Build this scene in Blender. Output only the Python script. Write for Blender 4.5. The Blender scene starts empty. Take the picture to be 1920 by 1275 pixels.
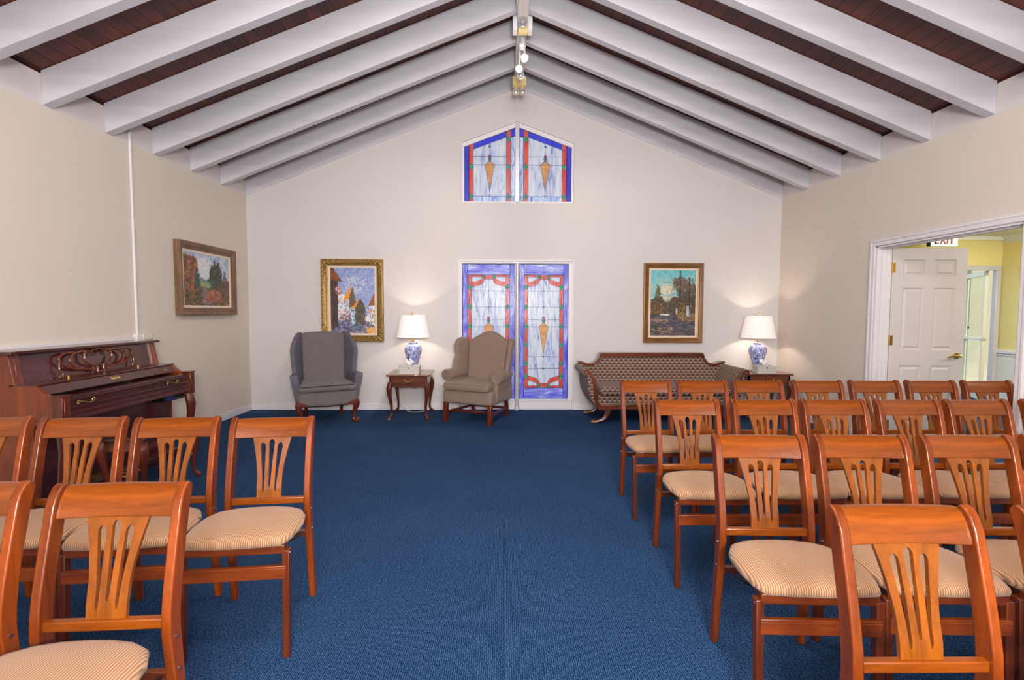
import bpy, bmesh, math, random
import numpy as np
from mathutils import Vector, Matrix
PI = math.pi
sc = bpy.context.scene
COL = sc.collection

# ------------------------------------------------------------ camera
F, PITCH, YAW, ROLL = 960.0, 0.0567, 0.0163, 0.0032
cd = bpy.data.cameras.new('camera'); cam = bpy.data.objects.new('camera', cd); COL.objects.link(cam)
cd.sensor_width = 36.0; cd.sensor_fit = 'HORIZONTAL'; cd.lens = F * 36.0 / 1920.0
cd.clip_start = 0.05; cd.clip_end = 200
fw = Vector((math.sin(YAW) * math.cos(PITCH), math.cos(YAW) * math.cos(PITCH), -math.sin(PITCH)))
rt = Vector((math.cos(YAW), -math.sin(YAW), 0)); up = rt.cross(fw)
rt = (rt * math.cos(ROLL) + up * math.sin(ROLL)).normalized(); up = rt.cross(fw)
cam.matrix_world = Matrix(((rt.x, up.x, -fw.x, 0), (rt.y, up.y, -fw.y, 0), (rt.z, up.z, -fw.z, 1.37), (0, 0, 0, 1)))
sc.camera = cam

# ------------------------------------------------------------ world, lights, exposure
w = bpy.data.worlds.new('world'); sc.world = w; w.use_nodes = True
wn = w.node_tree.nodes; wl = w.node_tree.links
sky = wn.new('ShaderNodeTexSky'); sky.sky_type = 'NISHITA'; sky.sun_elevation = math.radians(50); sky.sun_rotation = math.radians(30)
sky.sun_disc = False
wl.new(sky.outputs[0], wn['Background'].inputs[0]); wn['Background'].inputs[1].default_value = 0.35
sc.view_settings.view_transform = 'Standard'; sc.view_settings.look = 'None'
sc.view_settings.gamma = 1.0; sc.view_settings.use_curve_mapping = False
sc.view_settings.exposure = -0.1

def light(kind, name, loc, energy, color=(1, 1, 1), rot=(0, 0, 0), size=None, size_y=None, aim=None, **kw):
    d = bpy.data.lights.new(name, kind); o = bpy.data.objects.new(name, d); COL.objects.link(o)
    d.energy = energy; d.color = color; o.location = loc; o.rotation_euler = rot
    if size is not None:
        if kind == 'AREA':
            d.shape = 'RECTANGLE'; d.size = size; d.size_y = size_y or size
        else: d.shadow_soft_size = size
    if aim is not None:
        o.rotation_euler = (Vector(aim) - Vector(loc)).to_track_quat('-Z', 'Y').to_euler()
    for k, v in kw.items(): setattr(d, k, v)
    return o
WARM = (1.0, 0.84, 0.68); NEUT = (1.0, 0.965, 0.95)
# unseen area lights added as flash and fill behind and above the camera
light('AREA', 'camera_flash', (0.3, -1.0, 1.7), 250, NEUT, size=0.7, size_y=0.5, aim=(0.18, 5.0, 4.3))  # stands in for a flash by the camera; no lamp stands here
light('AREA', 'overhead_fill_rear', (0.18, -2.2, 3.7), 110, NEUT, size=3.0, size_y=1.2, aim=(0.18, 1.5, 0.8))
light('AREA', 'overhead_fill_mid', (0.18, 0.6, 3.9), 60, NEUT, size=2.0, size_y=0.8, aim=(0.18, 2.2, 0))
light('AREA', 'rear_bounce_fill', (0.18, -3.3, 1.7), 170, (1.0, 0.97, 0.96), size=5.5, size_y=2.2, aim=(0.18, 5, 2.6))  # broad fill added for flash bounce onto the far wall; no window there
light('AREA', 'overhead_fill_front', (0.18, 3.0, 3.95), 55, NEUT, size=0.5, size_y=1.6, aim=(0.18, 3.6, 0))
# out-of-view area fills added to brighten the lobby, and daylight outside
light('AREA', 'lobby_fill', (6.3, 5.55, 2.35), 80, (1.0, 0.95, 0.85), size=1.6, size_y=1.6, aim=(6.5, 6.0, 0))
light('AREA', 'lobby_fill_near', (6.3, 3.6, 2.4), 60, (1.0, 0.95, 0.85), size=0.8, size_y=0.8, aim=(6.3, 6.0, 0))
light('SUN', 'sun', (14, -2, 14), 4.5, (1.0, 0.95, 0.88), aim=(10, 12, 0), angle=0.02)
# lit heads on the ridge
for lx, ly, ax, ay, az, e in ((0.16, 5.62, -2.0, 7.0, 1.3, 40), (0.22, 5.75, 2.4, 7.0, 1.3, 40)):
    light('SPOT', 'track_bulb_light', (lx, ly, 3.78), e, WARM, size=0.05, aim=(ax, ay, az), spot_size=1.5, spot_blend=1.0)
light('POINT', 'ridge_glow', (0.19, 5.5, 3.86), 2.5, WARM, size=0.04)

# ------------------------------------------------------------ materials
def newmat(name):
    m = bpy.data.materials.new(name); m.use_nodes = True
    return m, m.node_tree.nodes, m.node_tree.links, m.node_tree.nodes['Principled BSDF']
def s2l(c):
    return tuple(((v / 255) / 12.92 if v / 255 <= 0.04045 else ((v / 255 + 0.055) / 1.055) ** 2.4) for v in c) + (1,)
def ramp(n, l, fac, stops):
    r = n.new('ShaderNodeValToRGB'); els = r.color_ramp.elements
    els[0].position, els[0].color = stops[0]; els[1].position, els[1].color = stops[-1]
    for p, c in stops[1:-1]:
        e = els.new(p); e.color = c
    l.new(fac, r.inputs[0]); return r
def coord(n, l, scale=(1, 1, 1), kind='Object', rot=(0, 0, 0)):
    t = n.new('ShaderNodeTexCoord'); mp = n.new('ShaderNodeMapping'); l.new(t.outputs[kind], mp.inputs[0])
    mp.inputs['Scale'].default_value = scale; mp.inputs['Rotation'].default_value = rot
    return mp.outputs[0]
def noise(n, l, vec, scale, detail=3, rough=0.55, dist=0.0):
    t = n.new('ShaderNodeTexNoise'); l.new(vec, t.inputs[0]); t.inputs['Scale'].default_value = scale
    t.inputs['Detail'].default_value = detail; t.inputs['Roughness'].default_value = rough; t.inputs['Distortion'].default_value = dist
    return t
def bump(n, l, b, height, strength=0.2, dist=0.01):
    bm_ = n.new('ShaderNodeBump'); bm_.inputs['Strength'].default_value = strength; bm_.inputs['Distance'].default_value = dist
    l.new(height, bm_.inputs['Height']); l.new(bm_.outputs[0], b.inputs['Normal'])
def plain(name, c, rough=0.5, metal=0.0, var=0.06, nscale=6, bmp=0.0, bscale=60, spec=0.5, em=None, es=1.0, coat=0.0):
    m, n, l, b = newmat(name); c4 = s2l(c)
    v = coord(n, l)
    t = noise(n, l, v, nscale)
    lo = tuple(x * (1 - var) for x in c4[:3]) + (1,); hi = tuple(min(1, x * (1 + var)) for x in c4[:3]) + (1,)
    r = ramp(n, l, t.outputs['Fac'], [(0.3, lo), (0.7, hi)]); l.new(r.outputs[0], b.inputs['Base Color'])
    b.inputs['Roughness'].default_value = rough; b.inputs['Metallic'].default_value = metal
    b.inputs['Specular IOR Level'].default_value = spec; b.inputs['Coat Weight'].default_value = coat
    if bmp:
        t2 = noise(n, l, v, bscale, 4); bump(n, l, b, t2.outputs['Fac'], bmp, 0.004)
    if em:
        b.inputs['Emission Color'].default_value = s2l(em); b.inputs['Emission Strength'].default_value = es
    return m
def wood(name, dark, light_, axis='Z', rough=0.3, scale=9, coat=0.3, bmp=0.03):
    m, n, l, b = newmat(name)
    s = {'X': (0.12, 1, 1), 'Y': (1, 0.12, 1), 'Z': (1, 1, 0.12)}[axis]
    v = coord(n, l, s)
    t = noise(n, l, v, scale, 6, 0.6, 1.2); t2 = noise(n, l, v, scale * 14, 3, 0.6)
    mx = n.new('ShaderNodeMath'); mx.operation = 'MULTIPLY_ADD'; l.new(t2.outputs['Fac'], mx.inputs[0]); mx.inputs[1].default_value = 0.25
    l.new(t.outputs['Fac'], mx.inputs[2])
    r = ramp(n, l, mx.outputs[0], [(0.42, s2l(dark)), (0.82, s2l(light_))]); l.new(r.outputs[0], b.inputs['Base Color'])
    b.inputs['Roughness'].default_value = rough; b.inputs['Coat Weight'].default_value = coat; b.inputs['Coat Roughness'].default_value = 0.15
    bump(n, l, b, t2.outputs['Fac'], bmp, 0.002)
    return m
M = {}
M['wall'] = plain('wall_paint', (213, 207, 204), 0.85, var=0.012, nscale=2, bmp=0.05, bscale=250, spec=0.2)
M['wall_side'] = plain('side_wall_paint', (218, 205, 193), 0.85, var=0.012, nscale=2, bmp=0.05, bscale=250, spec=0.2)
M['white'] = plain('white_trim_paint', (226, 220, 222), 0.45, var=0.02)
M['door_white'] = plain('door_paint', (210, 200, 197), 0.5, var=0.015)
M['rafter'] = wood('painted_rafter_wood', (192, 190, 196), (208, 206, 212), 'X', 0.6, 5, 0.0, 0.25)
M['block'] = plain('painted_block_wood', (216, 209, 207), 0.7, var=0.02)
M['ridge'] = plain('ridge_paint', (222, 214, 214), 0.6, var=0.02)
M['metal_white'] = plain('white_metal', (200, 197, 203), 0.35, 0.2, var=0.02)
M['brass'] = plain('brass', (214, 176, 92), 0.3, 1.0, var=0.1)
M['oldbrass'] = plain('antique_brass', (165, 140, 85), 0.35, 1.0, var=0.15)
M['black'] = plain('black_metal', (22, 22, 25), 0.4, 0.5)
M['darkcloth'] = plain('black_lining', (25, 24, 28), 0.9)
M['steel'] = plain('steel', (190, 190, 195), 0.25, 1.0)
M['yellowed'] = plain('yellowed_plastic', (226, 200, 140), 0.45, var=0.03)
M['whiteplastic'] = plain('white_plastic', (225, 225, 228), 0.4, var=0.02)
M['cream'] = plain('cream_plastic', (222, 212, 196), 0.5, var=0.02)
M['lens'] = plain('lamp_lens', (190, 195, 205), 0.1, 0.6, var=0.1)
M['bulb'] = plain('lit_bulb', (255, 240, 215), 0.3, em=(255, 236, 205), es=5.0)
CW = (118, 50, 12); CL = (196, 100, 30)
M['chair_z'] = wood('cherry_wood', (72, 26, 3), (146, 64, 7), 'Z', 0.33, 8, 0.15)
M['chair_x'] = wood('cherry_wood_rail', (84, 36, 4), (156, 76, 8), 'X', 0.33, 8, 0.15)
M['chair_leg'] = wood('cherry_wood_leg', (62, 22, 5), (120, 50, 12), 'Z', 0.33, 8, 0.15)
M['chair_low'] = wood('cherry_wood_stretcher', (66, 24, 5), (126, 54, 12), 'X', 0.33, 8, 0.15)
M['splat'] = wood('cherry_wood_splat', (100, 50, 6), (166, 88, 14), 'Z', 0.3, 8, 0.3)
M['mahog'] = wood('mahogany', (72, 30, 16), (126, 60, 32), 'X', 0.25, 7, 0.5)
M['mahog_z'] = wood('mahogany_upright', (62, 24, 12), (120, 52, 26), 'Z', 0.25, 7, 0.5)
M['piano_y'] = wood('piano_mahogany', (52, 20, 17), (86, 38, 32), 'Y', 0.24, 6, 0.6)
M['piano_side'] = wood('piano_side_mahogany', (84, 32, 12), (140, 62, 24), 'Z', 0.25, 6, 0.5)
M['leg_red'] = wood('red_mahogany', (62, 22, 8), (112, 46, 20), 'Z', 0.25, 8, 0.5)
M['gilt'] = plain('gilt', (150, 118, 62), 0.42, 0.5, var=0.3, nscale=30, bmp=0.6, bscale=60)
M['frame_wood'] = wood('frame_wood', (92, 58, 26), (136, 90, 44), 'Z', 0.45, 9, 0.1)
M['frame_edge'] = plain('gilt_edge', (150, 108, 50), 0.4, 0.5, var=0.15)
M['frame_dark'] = wood('frame_brown', (100, 72, 52), (142, 108, 80), 'Z', 0.5, 9, 0.1)
M['liner'] = plain('linen_liner', (226, 206, 186), 0.8, var=0.04, nscale=60)
M['shade'] = plain('lamp_shade_linen', (245, 238, 236), 0.8, var=0.01, em=(255, 240, 228), es=0.32)
M['tissue'] = plain('tissue_paper', (240, 236, 240), 0.8, var=0.01)
M['pawgilt'] = plain('worn_gilt_wood', (132, 92, 52), 0.4, 0.1, var=0.2)
M['lead'] = plain('lead_came', (88, 96, 140), 0.45, 0.3)

def carpet():
    m, n, l, b = newmat('blue_carpet')
    v = coord(n, l)
    wv = n.new('ShaderNodeTexWave'); l.new(v, wv.inputs[0]); wv.wave_type = 'BANDS'; wv.bands_direction = 'X'
    wv.inputs['Scale'].default_value = 38; wv.inputs['Distortion'].default_value = 5; wv.inputs['Detail'].default_value = 2
    wv.inputs['Detail Scale'].default_value = 2.5
    wv2 = n.new('ShaderNodeTexWave'); l.new(v, wv2.inputs[0]); wv2.bands_direction = 'Y'
    wv2.inputs['Scale'].default_value = 60; wv2.inputs['Distortion'].default_value = 6; wv2.inputs['Detail'].default_value = 2
    t = noise(n, l, v, 120, 4, 0.7); t2 = noise(n, l, v, 1.2, 2)
    a = n.new('ShaderNodeMath'); a.operation = 'MULTIPLY_ADD'; l.new(wv.outputs['Fac'], a.inputs[0]); a.inputs[1].default_value = 0.32; l.new(t.outputs['Fac'], a.inputs[2])
    a2 = n.new('ShaderNodeMath'); a2.operation = 'MULTIPLY_ADD'; l.new(wv2.outputs['Fac'], a2.inputs[0]); a2.inputs[1].default_value = 0.2; l.new(a.outputs[0], a2.inputs[2])
    a3 = n.new('ShaderNodeMath'); a3.operation = 'MULTIPLY_ADD'; l.new(t2.outputs['Fac'], a3.inputs[0]); a3.inputs[1].default_value = 0.12; l.new(a2.outputs[0], a3.inputs[2])
    r = ramp(n, l, a3.outputs[0], [(0.42, s2l((6, 20, 42))), (0.8, s2l((17, 46, 84))), (1.02, s2l((66, 98, 136)))])
    l.new(r.outputs[0], b.inputs['Base Color']); b.inputs['Roughness'].default_value = 0.95; b.inputs['Specular IOR Level'].default_value = 0.1
    bump(n, l, b, a2.outputs[0], 0.35, 0.006)
    return m
M['carpet'] = carpet()
def planks():
    m, n, l, b = newmat('dark_stained_planks')
    v = coord(n, l, (1, 1, 1))
    sx = n.new('ShaderNodeSeparateXYZ'); l.new(v, sx.inputs[0])
    d = n.new('ShaderNodeMath'); d.operation = 'DIVIDE'; l.new(sx.outputs['X'], d.inputs[0]); d.inputs[1].default_value = 0.105
    fr = n.new('ShaderNodeMath'); fr.operation = 'FRACT'; l.new(d.outputs[0], fr.inputs[0])
    fl = n.new('ShaderNodeMath'); fl.operation = 'FLOOR'; l.new(d.outputs[0], fl.inputs[0])
    wn_ = n.new('ShaderNodeTexWhiteNoise'); wn_.noise_dimensions = '1D'; l.new(fl.outputs[0], wn_.inputs['W'])
    v2 = coord(n, l, (1, 0.1, 1)); t = noise(n, l, v2, 30, 5, 0.6)
    a = n.new('ShaderNodeMath'); a.operation = 'MULTIPLY_ADD'; l.new(wn_.outputs[0], a.inputs[0]); a.inputs[1].default_value = 0.35; l.new(t.outputs['Fac'], a.inputs[2])
    r = ramp(n, l, a.outputs[0], [(0.35, s2l((66, 27, 17))), (0.95, s2l((110, 52, 36)))])
    g = ramp(n, l, fr.outputs[0], [(0.0, (0.06, 0.05, 0.05, 1)), (0.04, (0.06, 0.05, 0.05, 1)), (0.075, (1, 1, 1, 1)), (1.0, (1, 1, 1, 1))])
    mx = n.new('ShaderNodeMixRGB'); mx.blend_type = 'MULTIPLY'; mx.inputs[0].default_value = 1; l.new(r.outputs[0], mx.inputs[1]); l.new(g.outputs[0], mx.inputs[2])
    l.new(mx.outputs[0], b.inputs['Base Color']); b.inputs['Roughness'].default_value = 0.5
    bump(n, l, b, g.outputs[0], 0.4, 0.006)
    return m
M['planks'] = planks()
def stripes(name, c1, c2, c3, pitch, axis='X', rough=0.85, rib=0.4):
    m, n, l, b = newmat(name); v = coord(n, l)
    sx = n.new('ShaderNodeSeparateXYZ'); l.new(v, sx.inputs[0])
    d = n.new('ShaderNodeMath'); d.operation = 'DIVIDE'; l.new(sx.outputs[axis], d.inputs[0]); d.inputs[1].default_value = pitch
    fr = n.new('ShaderNodeMath'); fr.operation = 'FRACT'; l.new(d.outputs[0], fr.inputs[0])
    r = ramp(n, l, fr.outputs[0], [(0.0, s2l(c1)), (0.35, s2l(c1)), (0.5, s2l(c2)), (0.85, s2l(c3)), (1.0, s2l(c1))])
    t = noise(n, l, v, 5); mx = n.new('ShaderNodeMixRGB'); mx.blend_type = 'MULTIPLY'; mx.inputs[0].default_value = 0.25
    l.new(r.outputs[0], mx.inputs[1]); l.new(t.outputs['Fac'], mx.inputs[2])
    l.new(mx.outputs[0], b.inputs['Base Color']); b.inputs['Roughness'].default_value = rough; b.inputs['Specular IOR Level'].default_value = 0.2
    b.inputs['Sheen Weight'].default_value = 0.15
    bump(n, l, b, fr.outputs[0], rib, 0.002)
    return m
M['seat'] = stripes('striped_seat_fabric', (196, 152, 113), (126, 90, 66), (168, 127, 95), 0.0078, rib=0.2)
M['pin'] = stripes('grey_pinstripe_fabric', (132, 120, 114), (76, 76, 96), (108, 100, 100), 0.007, rib=0.1)
M['greyfab'] = plain('grey_upholstery', (96, 92, 102), 0.85, var=0.12, nscale=9, bmp=0.2, bscale=300)
def diamonds(name, c1, c2, sc_, chevron=False, wall_axes=('X', 'Z')):
    m, n, l, b = newmat(name); v = coord(n, l); b.inputs['Roughness'].default_value = 0.85; b.inputs['Specular IOR Level'].default_value = 0.2
    sx = n.new('ShaderNodeSeparateXYZ'); l.new(v, sx.inputs[0])
    # second axis: z plus y, so tops and fronts both carry the pattern
    ad = n.new('ShaderNodeMath'); ad.operation = 'ADD'; l.new(sx.outputs['Z'], ad.inputs[0]); l.new(sx.outputs['Y'], ad.inputs[1])
    def math_(op, a, bb):
        q = n.new('ShaderNodeMath'); q.operation = op
        for i, s in enumerate((a, bb)):
            if s is None: continue
            if isinstance(s, (int, float)): q.inputs[i].default_value = s
            else: l.new(s, q.inputs[i])
        return q.outputs[0]
    if chevron:
        row = math_('DIVIDE', ad.outputs[0], sc_ * 0.62)
        fl = math_('FLOOR', row, None); fr = math_('FRACT', row, None)
        off = math_('MULTIPLY', fl, 0.5)
        u = math_('FRACT', math_('ADD', math_('DIVIDE', sx.outputs['X'], sc_), off), None)
        tri = math_('ABSOLUTE', math_('SUBTRACT', u, 0.5), None)   # 0 centre .. .5 edge
        f = math_('SUBTRACT', fr, math_('MULTIPLY', tri, 1.5))
        f = math_('ADD', f, 0.35)
        r = ramp(n, l, f, [(0.0, s2l(c2)), (0.35, s2l(c2)), (0.62, s2l(c1)), (1.0, s2l(tuple(x * 0.9 for x in c1)))])
    else:
        a = math_('FRACT', math_('DIVIDE', math_('ADD', sx.outputs['X'], ad.outputs[0]), sc_), None)
        c = math_('FRACT', math_('DIVIDE', math_('SUBTRACT', sx.outputs['X'], ad.outputs[0]), sc_), None)
        f = math_('MAXIMUM', math_('ABSOLUTE', math_('SUBTRACT', a, 0.5), None), math_('ABSOLUTE', math_('SUBTRACT', c, 0.5), None))
        r = ramp(n, l, f, [(0.12, s2l(tuple(x * 0.86 for x in c1))), (0.4, s2l(c1)), (0.49, s2l(c2))])
    t = noise(n, l, v, 260, 3); mx = n.new('ShaderNodeMixRGB'); mx.blend_type = 'MULTIPLY'; mx.inputs[0].default_value = 0.35
    l.new(r.outputs[0], mx.inputs[1]); l.new(t.outputs['Fac'], mx.inputs[2]); l.new(mx.outputs[0], b.inputs['Base Color'])
    bump(n, l, b, t.outputs['Fac'], 0.15, 0.003); b.inputs['Sheen Weight'].default_value = 0.1
    return m
M['tan'] = diamonds('tan_diamond_fabric', (166, 142, 126), (98, 78, 68), 0.034)
M['sofafab'] = diamonds('brown_scale_fabric', (176, 150, 132), (94, 66, 60), 0.062, True)
def china():
    m, n, l, b = newmat('blue_white_porcelain'); v = coord(n, l)
    t = noise(n, l, v, 26, 4, 0.6, 2.5); vo = n.new('ShaderNodeTexVoronoi'); l.new(v, vo.inputs[0]); vo.inputs['Scale'].default_value = 26
    a = n.new('ShaderNodeMath'); a.operation = 'MULTIPLY_ADD'; l.new(vo.outputs['Distance'], a.inputs[0]); a.inputs[1].default_value = 0.5; l.new(t.outputs['Fac'], a.inputs[2])
    r = ramp(n, l, a.outputs[0], [(0.5, s2l((30, 50, 140))), (0.66, s2l((50, 72, 165))), (0.70, s2l((215, 218, 236))), (0.745, s2l((215, 218, 236))), (0.78, s2l((60, 80, 170))), (0.84, s2l((60, 80, 170))), (0.9, s2l((225, 226, 240)))])
    l.new(r.outputs[0], b.inputs['Base Color']); b.inputs['Roughness'].default_value = 0.12; b.inputs['Coat Weight'].default_value = 0.6
    return m
M['china'] = china()
def tissuebox():
    m, n, l, b = newmat('woven_box'); v = coord(n, l, (1, 1, 1))
    wv = n.new('ShaderNodeTexWave'); l.new(v, wv.inputs[0]); wv.bands_direction = 'Z'; wv.inputs['Scale'].default_value = 30; wv.inputs['Distortion'].default_value = 3
    r = ramp(n, l, wv.outputs['Fac'], [(0.2, s2l((172, 168, 158))), (0.8, s2l((222, 218, 212)))]); l.new(r.outputs[0], b.inputs['Base Color'])
    b.inputs['Roughness'].default_value = 0.7
    return m
M['wbox'] = tissuebox()
def streaky(name, cols, em=0.7, scale=(9, 9, 1.6), horiz=False):
    m, n, l, b = newmat(name)
    if horiz: scale = (scale[2], scale[1], scale[0])
    v = coord(n, l, scale); t = noise(n, l, v, 1.6, 5, 0.65, 1.4)
    k = len(cols); st = [(0.32 + 0.36 * i / (k - 1), s2l(c)) for i, c in enumerate(cols)]
    r = ramp(n, l, t.outputs['Fac'], st)
    dk = n.new('ShaderNodeMixRGB'); dk.blend_type = 'MULTIPLY'; dk.inputs[0].default_value = 1; dk.inputs[2].default_value = (.45, .45, .45, 1); l.new(r.outputs[0], dk.inputs[1]); l.new(dk.outputs[0], b.inputs['Base Color']); l.new(r.outputs[0], b.inputs['Emission Color']); b.inputs['Emission Strength'].default_value = em * 0.82
    b.inputs['Roughness'].default_value = 0.2; b.inputs['Specular IOR Level'].default_value = 0.18
    t2 = noise(n, l, v, 5, 3); bump(n, l, b, t2.outputs['Fac'], 0.25, 0.01)
    # base colour darkened; emission in the glass colour stands in for daylight behind
    return m
M['g_white'] = streaky('opal_glass', [(132, 144, 205), (196, 204, 226), (214, 220, 230), (224, 228, 232)], 0.62)
M['g_blue'] = streaky('blue_glass', [(76, 76, 205), (104, 104, 222), (140, 142, 232), (200, 204, 245)], 0.62)
M['g_blueh'] = streaky('blue_glass_flat_grain', [(84, 84, 210), (116, 116, 224), (150, 156, 236), (214, 218, 250)], 0.62, horiz=True)
M['g_solid'] = streaky('cobalt_glass', [(62, 66, 205), (72, 78, 214), (84, 90, 220)], 0.6)
M['g_streak'] = streaky('blue_white_streak_glass', [(84, 100, 200), (150, 172, 226), (205, 218, 238), (226, 232, 242)], 0.65, scale=(16, 9, 2))
M['g_red'] = streaky('coral_glass', [(196, 52, 42), (222, 88, 74), (238, 116, 98)], 0.6)
M['g_green'] = streaky('green_glass', [(20, 120, 60), (44, 168, 88), (90, 205, 120)], 0.5, scale=(20, 20, 20))
M['g_orange'] = streaky('orange_glass', [(205, 126, 60), (224, 158, 84), (232, 186, 110)], 0.55, scale=(4, 9, 22))
M['g_crimson'] = streaky('crimson_glass', [(150, 26, 50), (190, 50, 70)], 0.5)

# ------------------------------------------------------------ geometry helpers
class B:
    def __init__(s): s.v = []; s.f = []; s.m = []; s.mi = 0
    def mesh(s, vs, fs):
        o = len(s.v); s.v += [tuple(v) for v in vs]; s.f += [tuple(i + o for i in f) for f in fs]; s.m += [s.mi] * len(fs); return s
    def box(s, x0, x1, y0, y1, z0, z1):
        v = [(x, y, z) for z in (z0, z1) for y in (y0, y1) for x in (x0, x1)]
        return s.mesh(v, [(0, 2, 3, 1), (4, 5, 7, 6), (0, 1, 5, 4), (2, 6, 7, 3), (0, 4, 6, 2), (1, 3, 7, 5)])
    def hexa(s, v): # 8 pts ordered like box
        return s.mesh(v, [(0, 2, 3, 1), (4, 5, 7, 6), (0, 1, 5, 4), (2, 6, 7, 3), (0, 4, 6, 2), (1, 3, 7, 5)])
    def prism(s, pts, a, b, plane='XZ'):
        n = len(pts)
        def P(p, d): return {'XZ': (p[0], d, p[1]), 'XY': (p[0], p[1], d), 'YZ': (d, p[0], p[1])}[plane]
        v = [P(p, a) for p in pts] + [P(p, b) for p in pts]
        f = [tuple(range(n)), tuple(range(2 * n - 1, n - 1, -1))] + [(i, i + n, (i + 1) % n + n, (i + 1) % n) for i in range(n)]
        return s.mesh(v, f)
    def ribbon(s, path, hw, a, b, plane='XZ'):
        # band of half width hw along a 2D path, extruded a..b; quads only
        n = len(path); L = []; R = []
        for i in range(n):
            p0 = path[max(0, i - 1)]; p1 = path[min(n - 1, i + 1)]
            d = Vector((p1[0] - p0[0], p1[1] - p0[1])); d.normalize(); q = (-d.y, d.x); h = hw[i] if isinstance(hw, (list, tuple)) else hw
            L.append((path[i][0] + q[0] * h, path[i][1] + q[1] * h)); R.append((path[i][0] - q[0] * h, path[i][1] - q[1] * h))
        def P(p, d): return {'XZ': (p[0], d, p[1]), 'XY': (p[0], p[1], d), 'YZ': (d, p[0], p[1])}[plane]
        v = [];
        for i in range(n): v += [P(L[i], a), P(R[i], a), P(R[i], b), P(L[i], b)]
        f = [(0, 3, 2, 1), (4 * n - 4, 4 * n - 3, 4 * n - 2, 4 * n - 1)]
        for i in range(n - 1):
            o = 4 * i
            for k in range(4): f.append((o + k, o + (k + 1) % 4, o + 4 + (k + 1) % 4, o + 4 + k))
        return s.mesh(v, f)
    def tube(s, path, r, k=8, cap=True, sq=None):
        path = [Vector(p) for p in path]; n = len(path); vs = []
        ref = None
        for i in range(n):
            t = (path[min(n - 1, i + 1)] - path[max(0, i - 1)]).normalized()
            if ref is None:
                ref = Vector((1, 0, 0)) if abs(t.x) < 0.9 else Vector((0, 1, 0))
            a = (ref - t * ref.dot(t)).normalized(); bb = t.cross(a); ref = a
            rr = r[i] if isinstance(r, (list, tuple)) else r
            ra, rb = rr if isinstance(rr, tuple) else (rr, rr)
            for j in range(k):
                th = 2 * PI * (j + 0.5) / k; vs.append(path[i] + a * math.cos(th) * ra + bb * math.sin(th) * rb)
        fs = [(i * k + j, i * k + (j + 1) % k, (i + 1) * k + (j + 1) % k, (i + 1) * k + j) for i in range(n - 1) for j in range(k)]
        if cap: fs += [tuple(range(k - 1, -1, -1)), tuple((n - 1) * k + j for j in range(k))]
        return s.mesh(vs, fs)
    def lathe(s, prof, c=(0, 0, 0), k=24, sx=1, sy=1):
        vs = []; n = len(prof)
        for r, z in prof:
            for j in range(k):
                th = 2 * PI * j / k; vs.append((c[0] + r * math.cos(th) * sx, c[1] + r * math.sin(th) * sy, c[2] + z))
        fs = [(i * k + j, i * k + (j + 1) % k, (i + 1) * k + (j + 1) % k, (i + 1) * k + j) for i in range(n - 1) for j in range(k)]
        if prof[0][0] > 1e-5: fs.append(tuple(range(k - 1, -1, -1)))
        if prof[-1][0] > 1e-5: fs.append(tuple((n - 1) * k + j for j in range(k)))
        return s.mesh(vs, fs)
    def ball(s, c, r, k=12, sx=1, sy=1, sz=1):
        pr = [(r * math.sin(PI * i / 8), -r * math.cos(PI * i / 8) * sz) for i in range(9)]; pr[0] = (1e-4, -r * sz); pr[-1] = (1e-4, r * sz)
        return s.lathe(pr, c, k, sx, sy)
    def rod(s, a, b, r, k=10): return s.tube([a, b], r, k)
    def build(s, name, mats, parent=None, bevel=0.0, seg=2, smooth=False, sub=0, loc=None, rotz=0, xf=None, angle=0.6):
        me = bpy.data.meshes.new(name); vs = s.v
        if xf: vs = [xf(*v) for v in vs]
        me.from_pydata(vs, [], s.f)
        if not isinstance(mats, (list, tuple)): mats = [mats]
        for m in mats: me.materials.append(M[m] if isinstance(m, str) else m)
        me.polygons.foreach_set('material_index', s.m)
        bm = bmesh.new(); bm.from_mesh(me); bmesh.ops.recalc_face_normals(bm, faces=bm.faces); bm.to_mesh(me); bm.free()
        o = bpy.data.objects.new(name, me); COL.objects.link(o)
        if bevel:
            md = o.modifiers.new('bevel', 'BEVEL'); md.width = bevel; md.segments = seg; md.limit_method = 'ANGLE'; md.angle_limit = 0.5; md.harden_normals = False
        if sub:
            md = o.modifiers.new('sub', 'SUBSURF'); md.levels = sub; md.render_levels = sub
        if smooth or bevel or sub:
            me.polygons.foreach_set('use_smooth', [True] * len(me.polygons))
            if not sub:
                try: me.set_sharp_from_angle(angle=angle if not bevel else 0.9)
                except Exception: pass
        if parent: o.parent = parent
        if loc: o.location = loc
        o.rotation_euler.z = rotz
        return o
def tag(o, label=None, cat=None, group=None, kind=None):
    if label: o['label'] = label
    if cat: o['category'] = cat
    if group: o['group'] = group
    if kind: o['kind'] = kind
    return o
def thing(name, label, cat, loc=(0, 0, 0), rotz=0, group=None):
    o = bpy.data.objects.new(name, None); COL.objects.link(o); o.empty_display_size = 0.1
    o.location = loc; o.rotation_euler.z = rotz
    return tag(o, label, cat, group)
def struct(o): o['kind'] = 'structure'; return o
def copy_tree(o, parent=None):
    c = o.copy(); COL.objects.link(c); c.parent = parent
    for ch in o.children: copy_tree(ch, c)
    return c

# ------------------------------------------------------------ room shell
XL, XR, D, E, YB = -3.475, 3.81, 7.05, 2.906, -3.6
AX, AZ = 0.185, 4.36
T = 0.15
SLL = (AZ - E) / (AX - XL); SLR = (AZ - E) / (XR - AX)
RD = 0.255  # rafter depth (vertical)
def under(x): return AZ - (AX - x) * SLL if x < AX else AZ - (x - AX) * SLR
struct(B().box(XL - T, 10.0, YB - T, 9.2, -0.12, 0).build('floor', 'carpet'))
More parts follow.
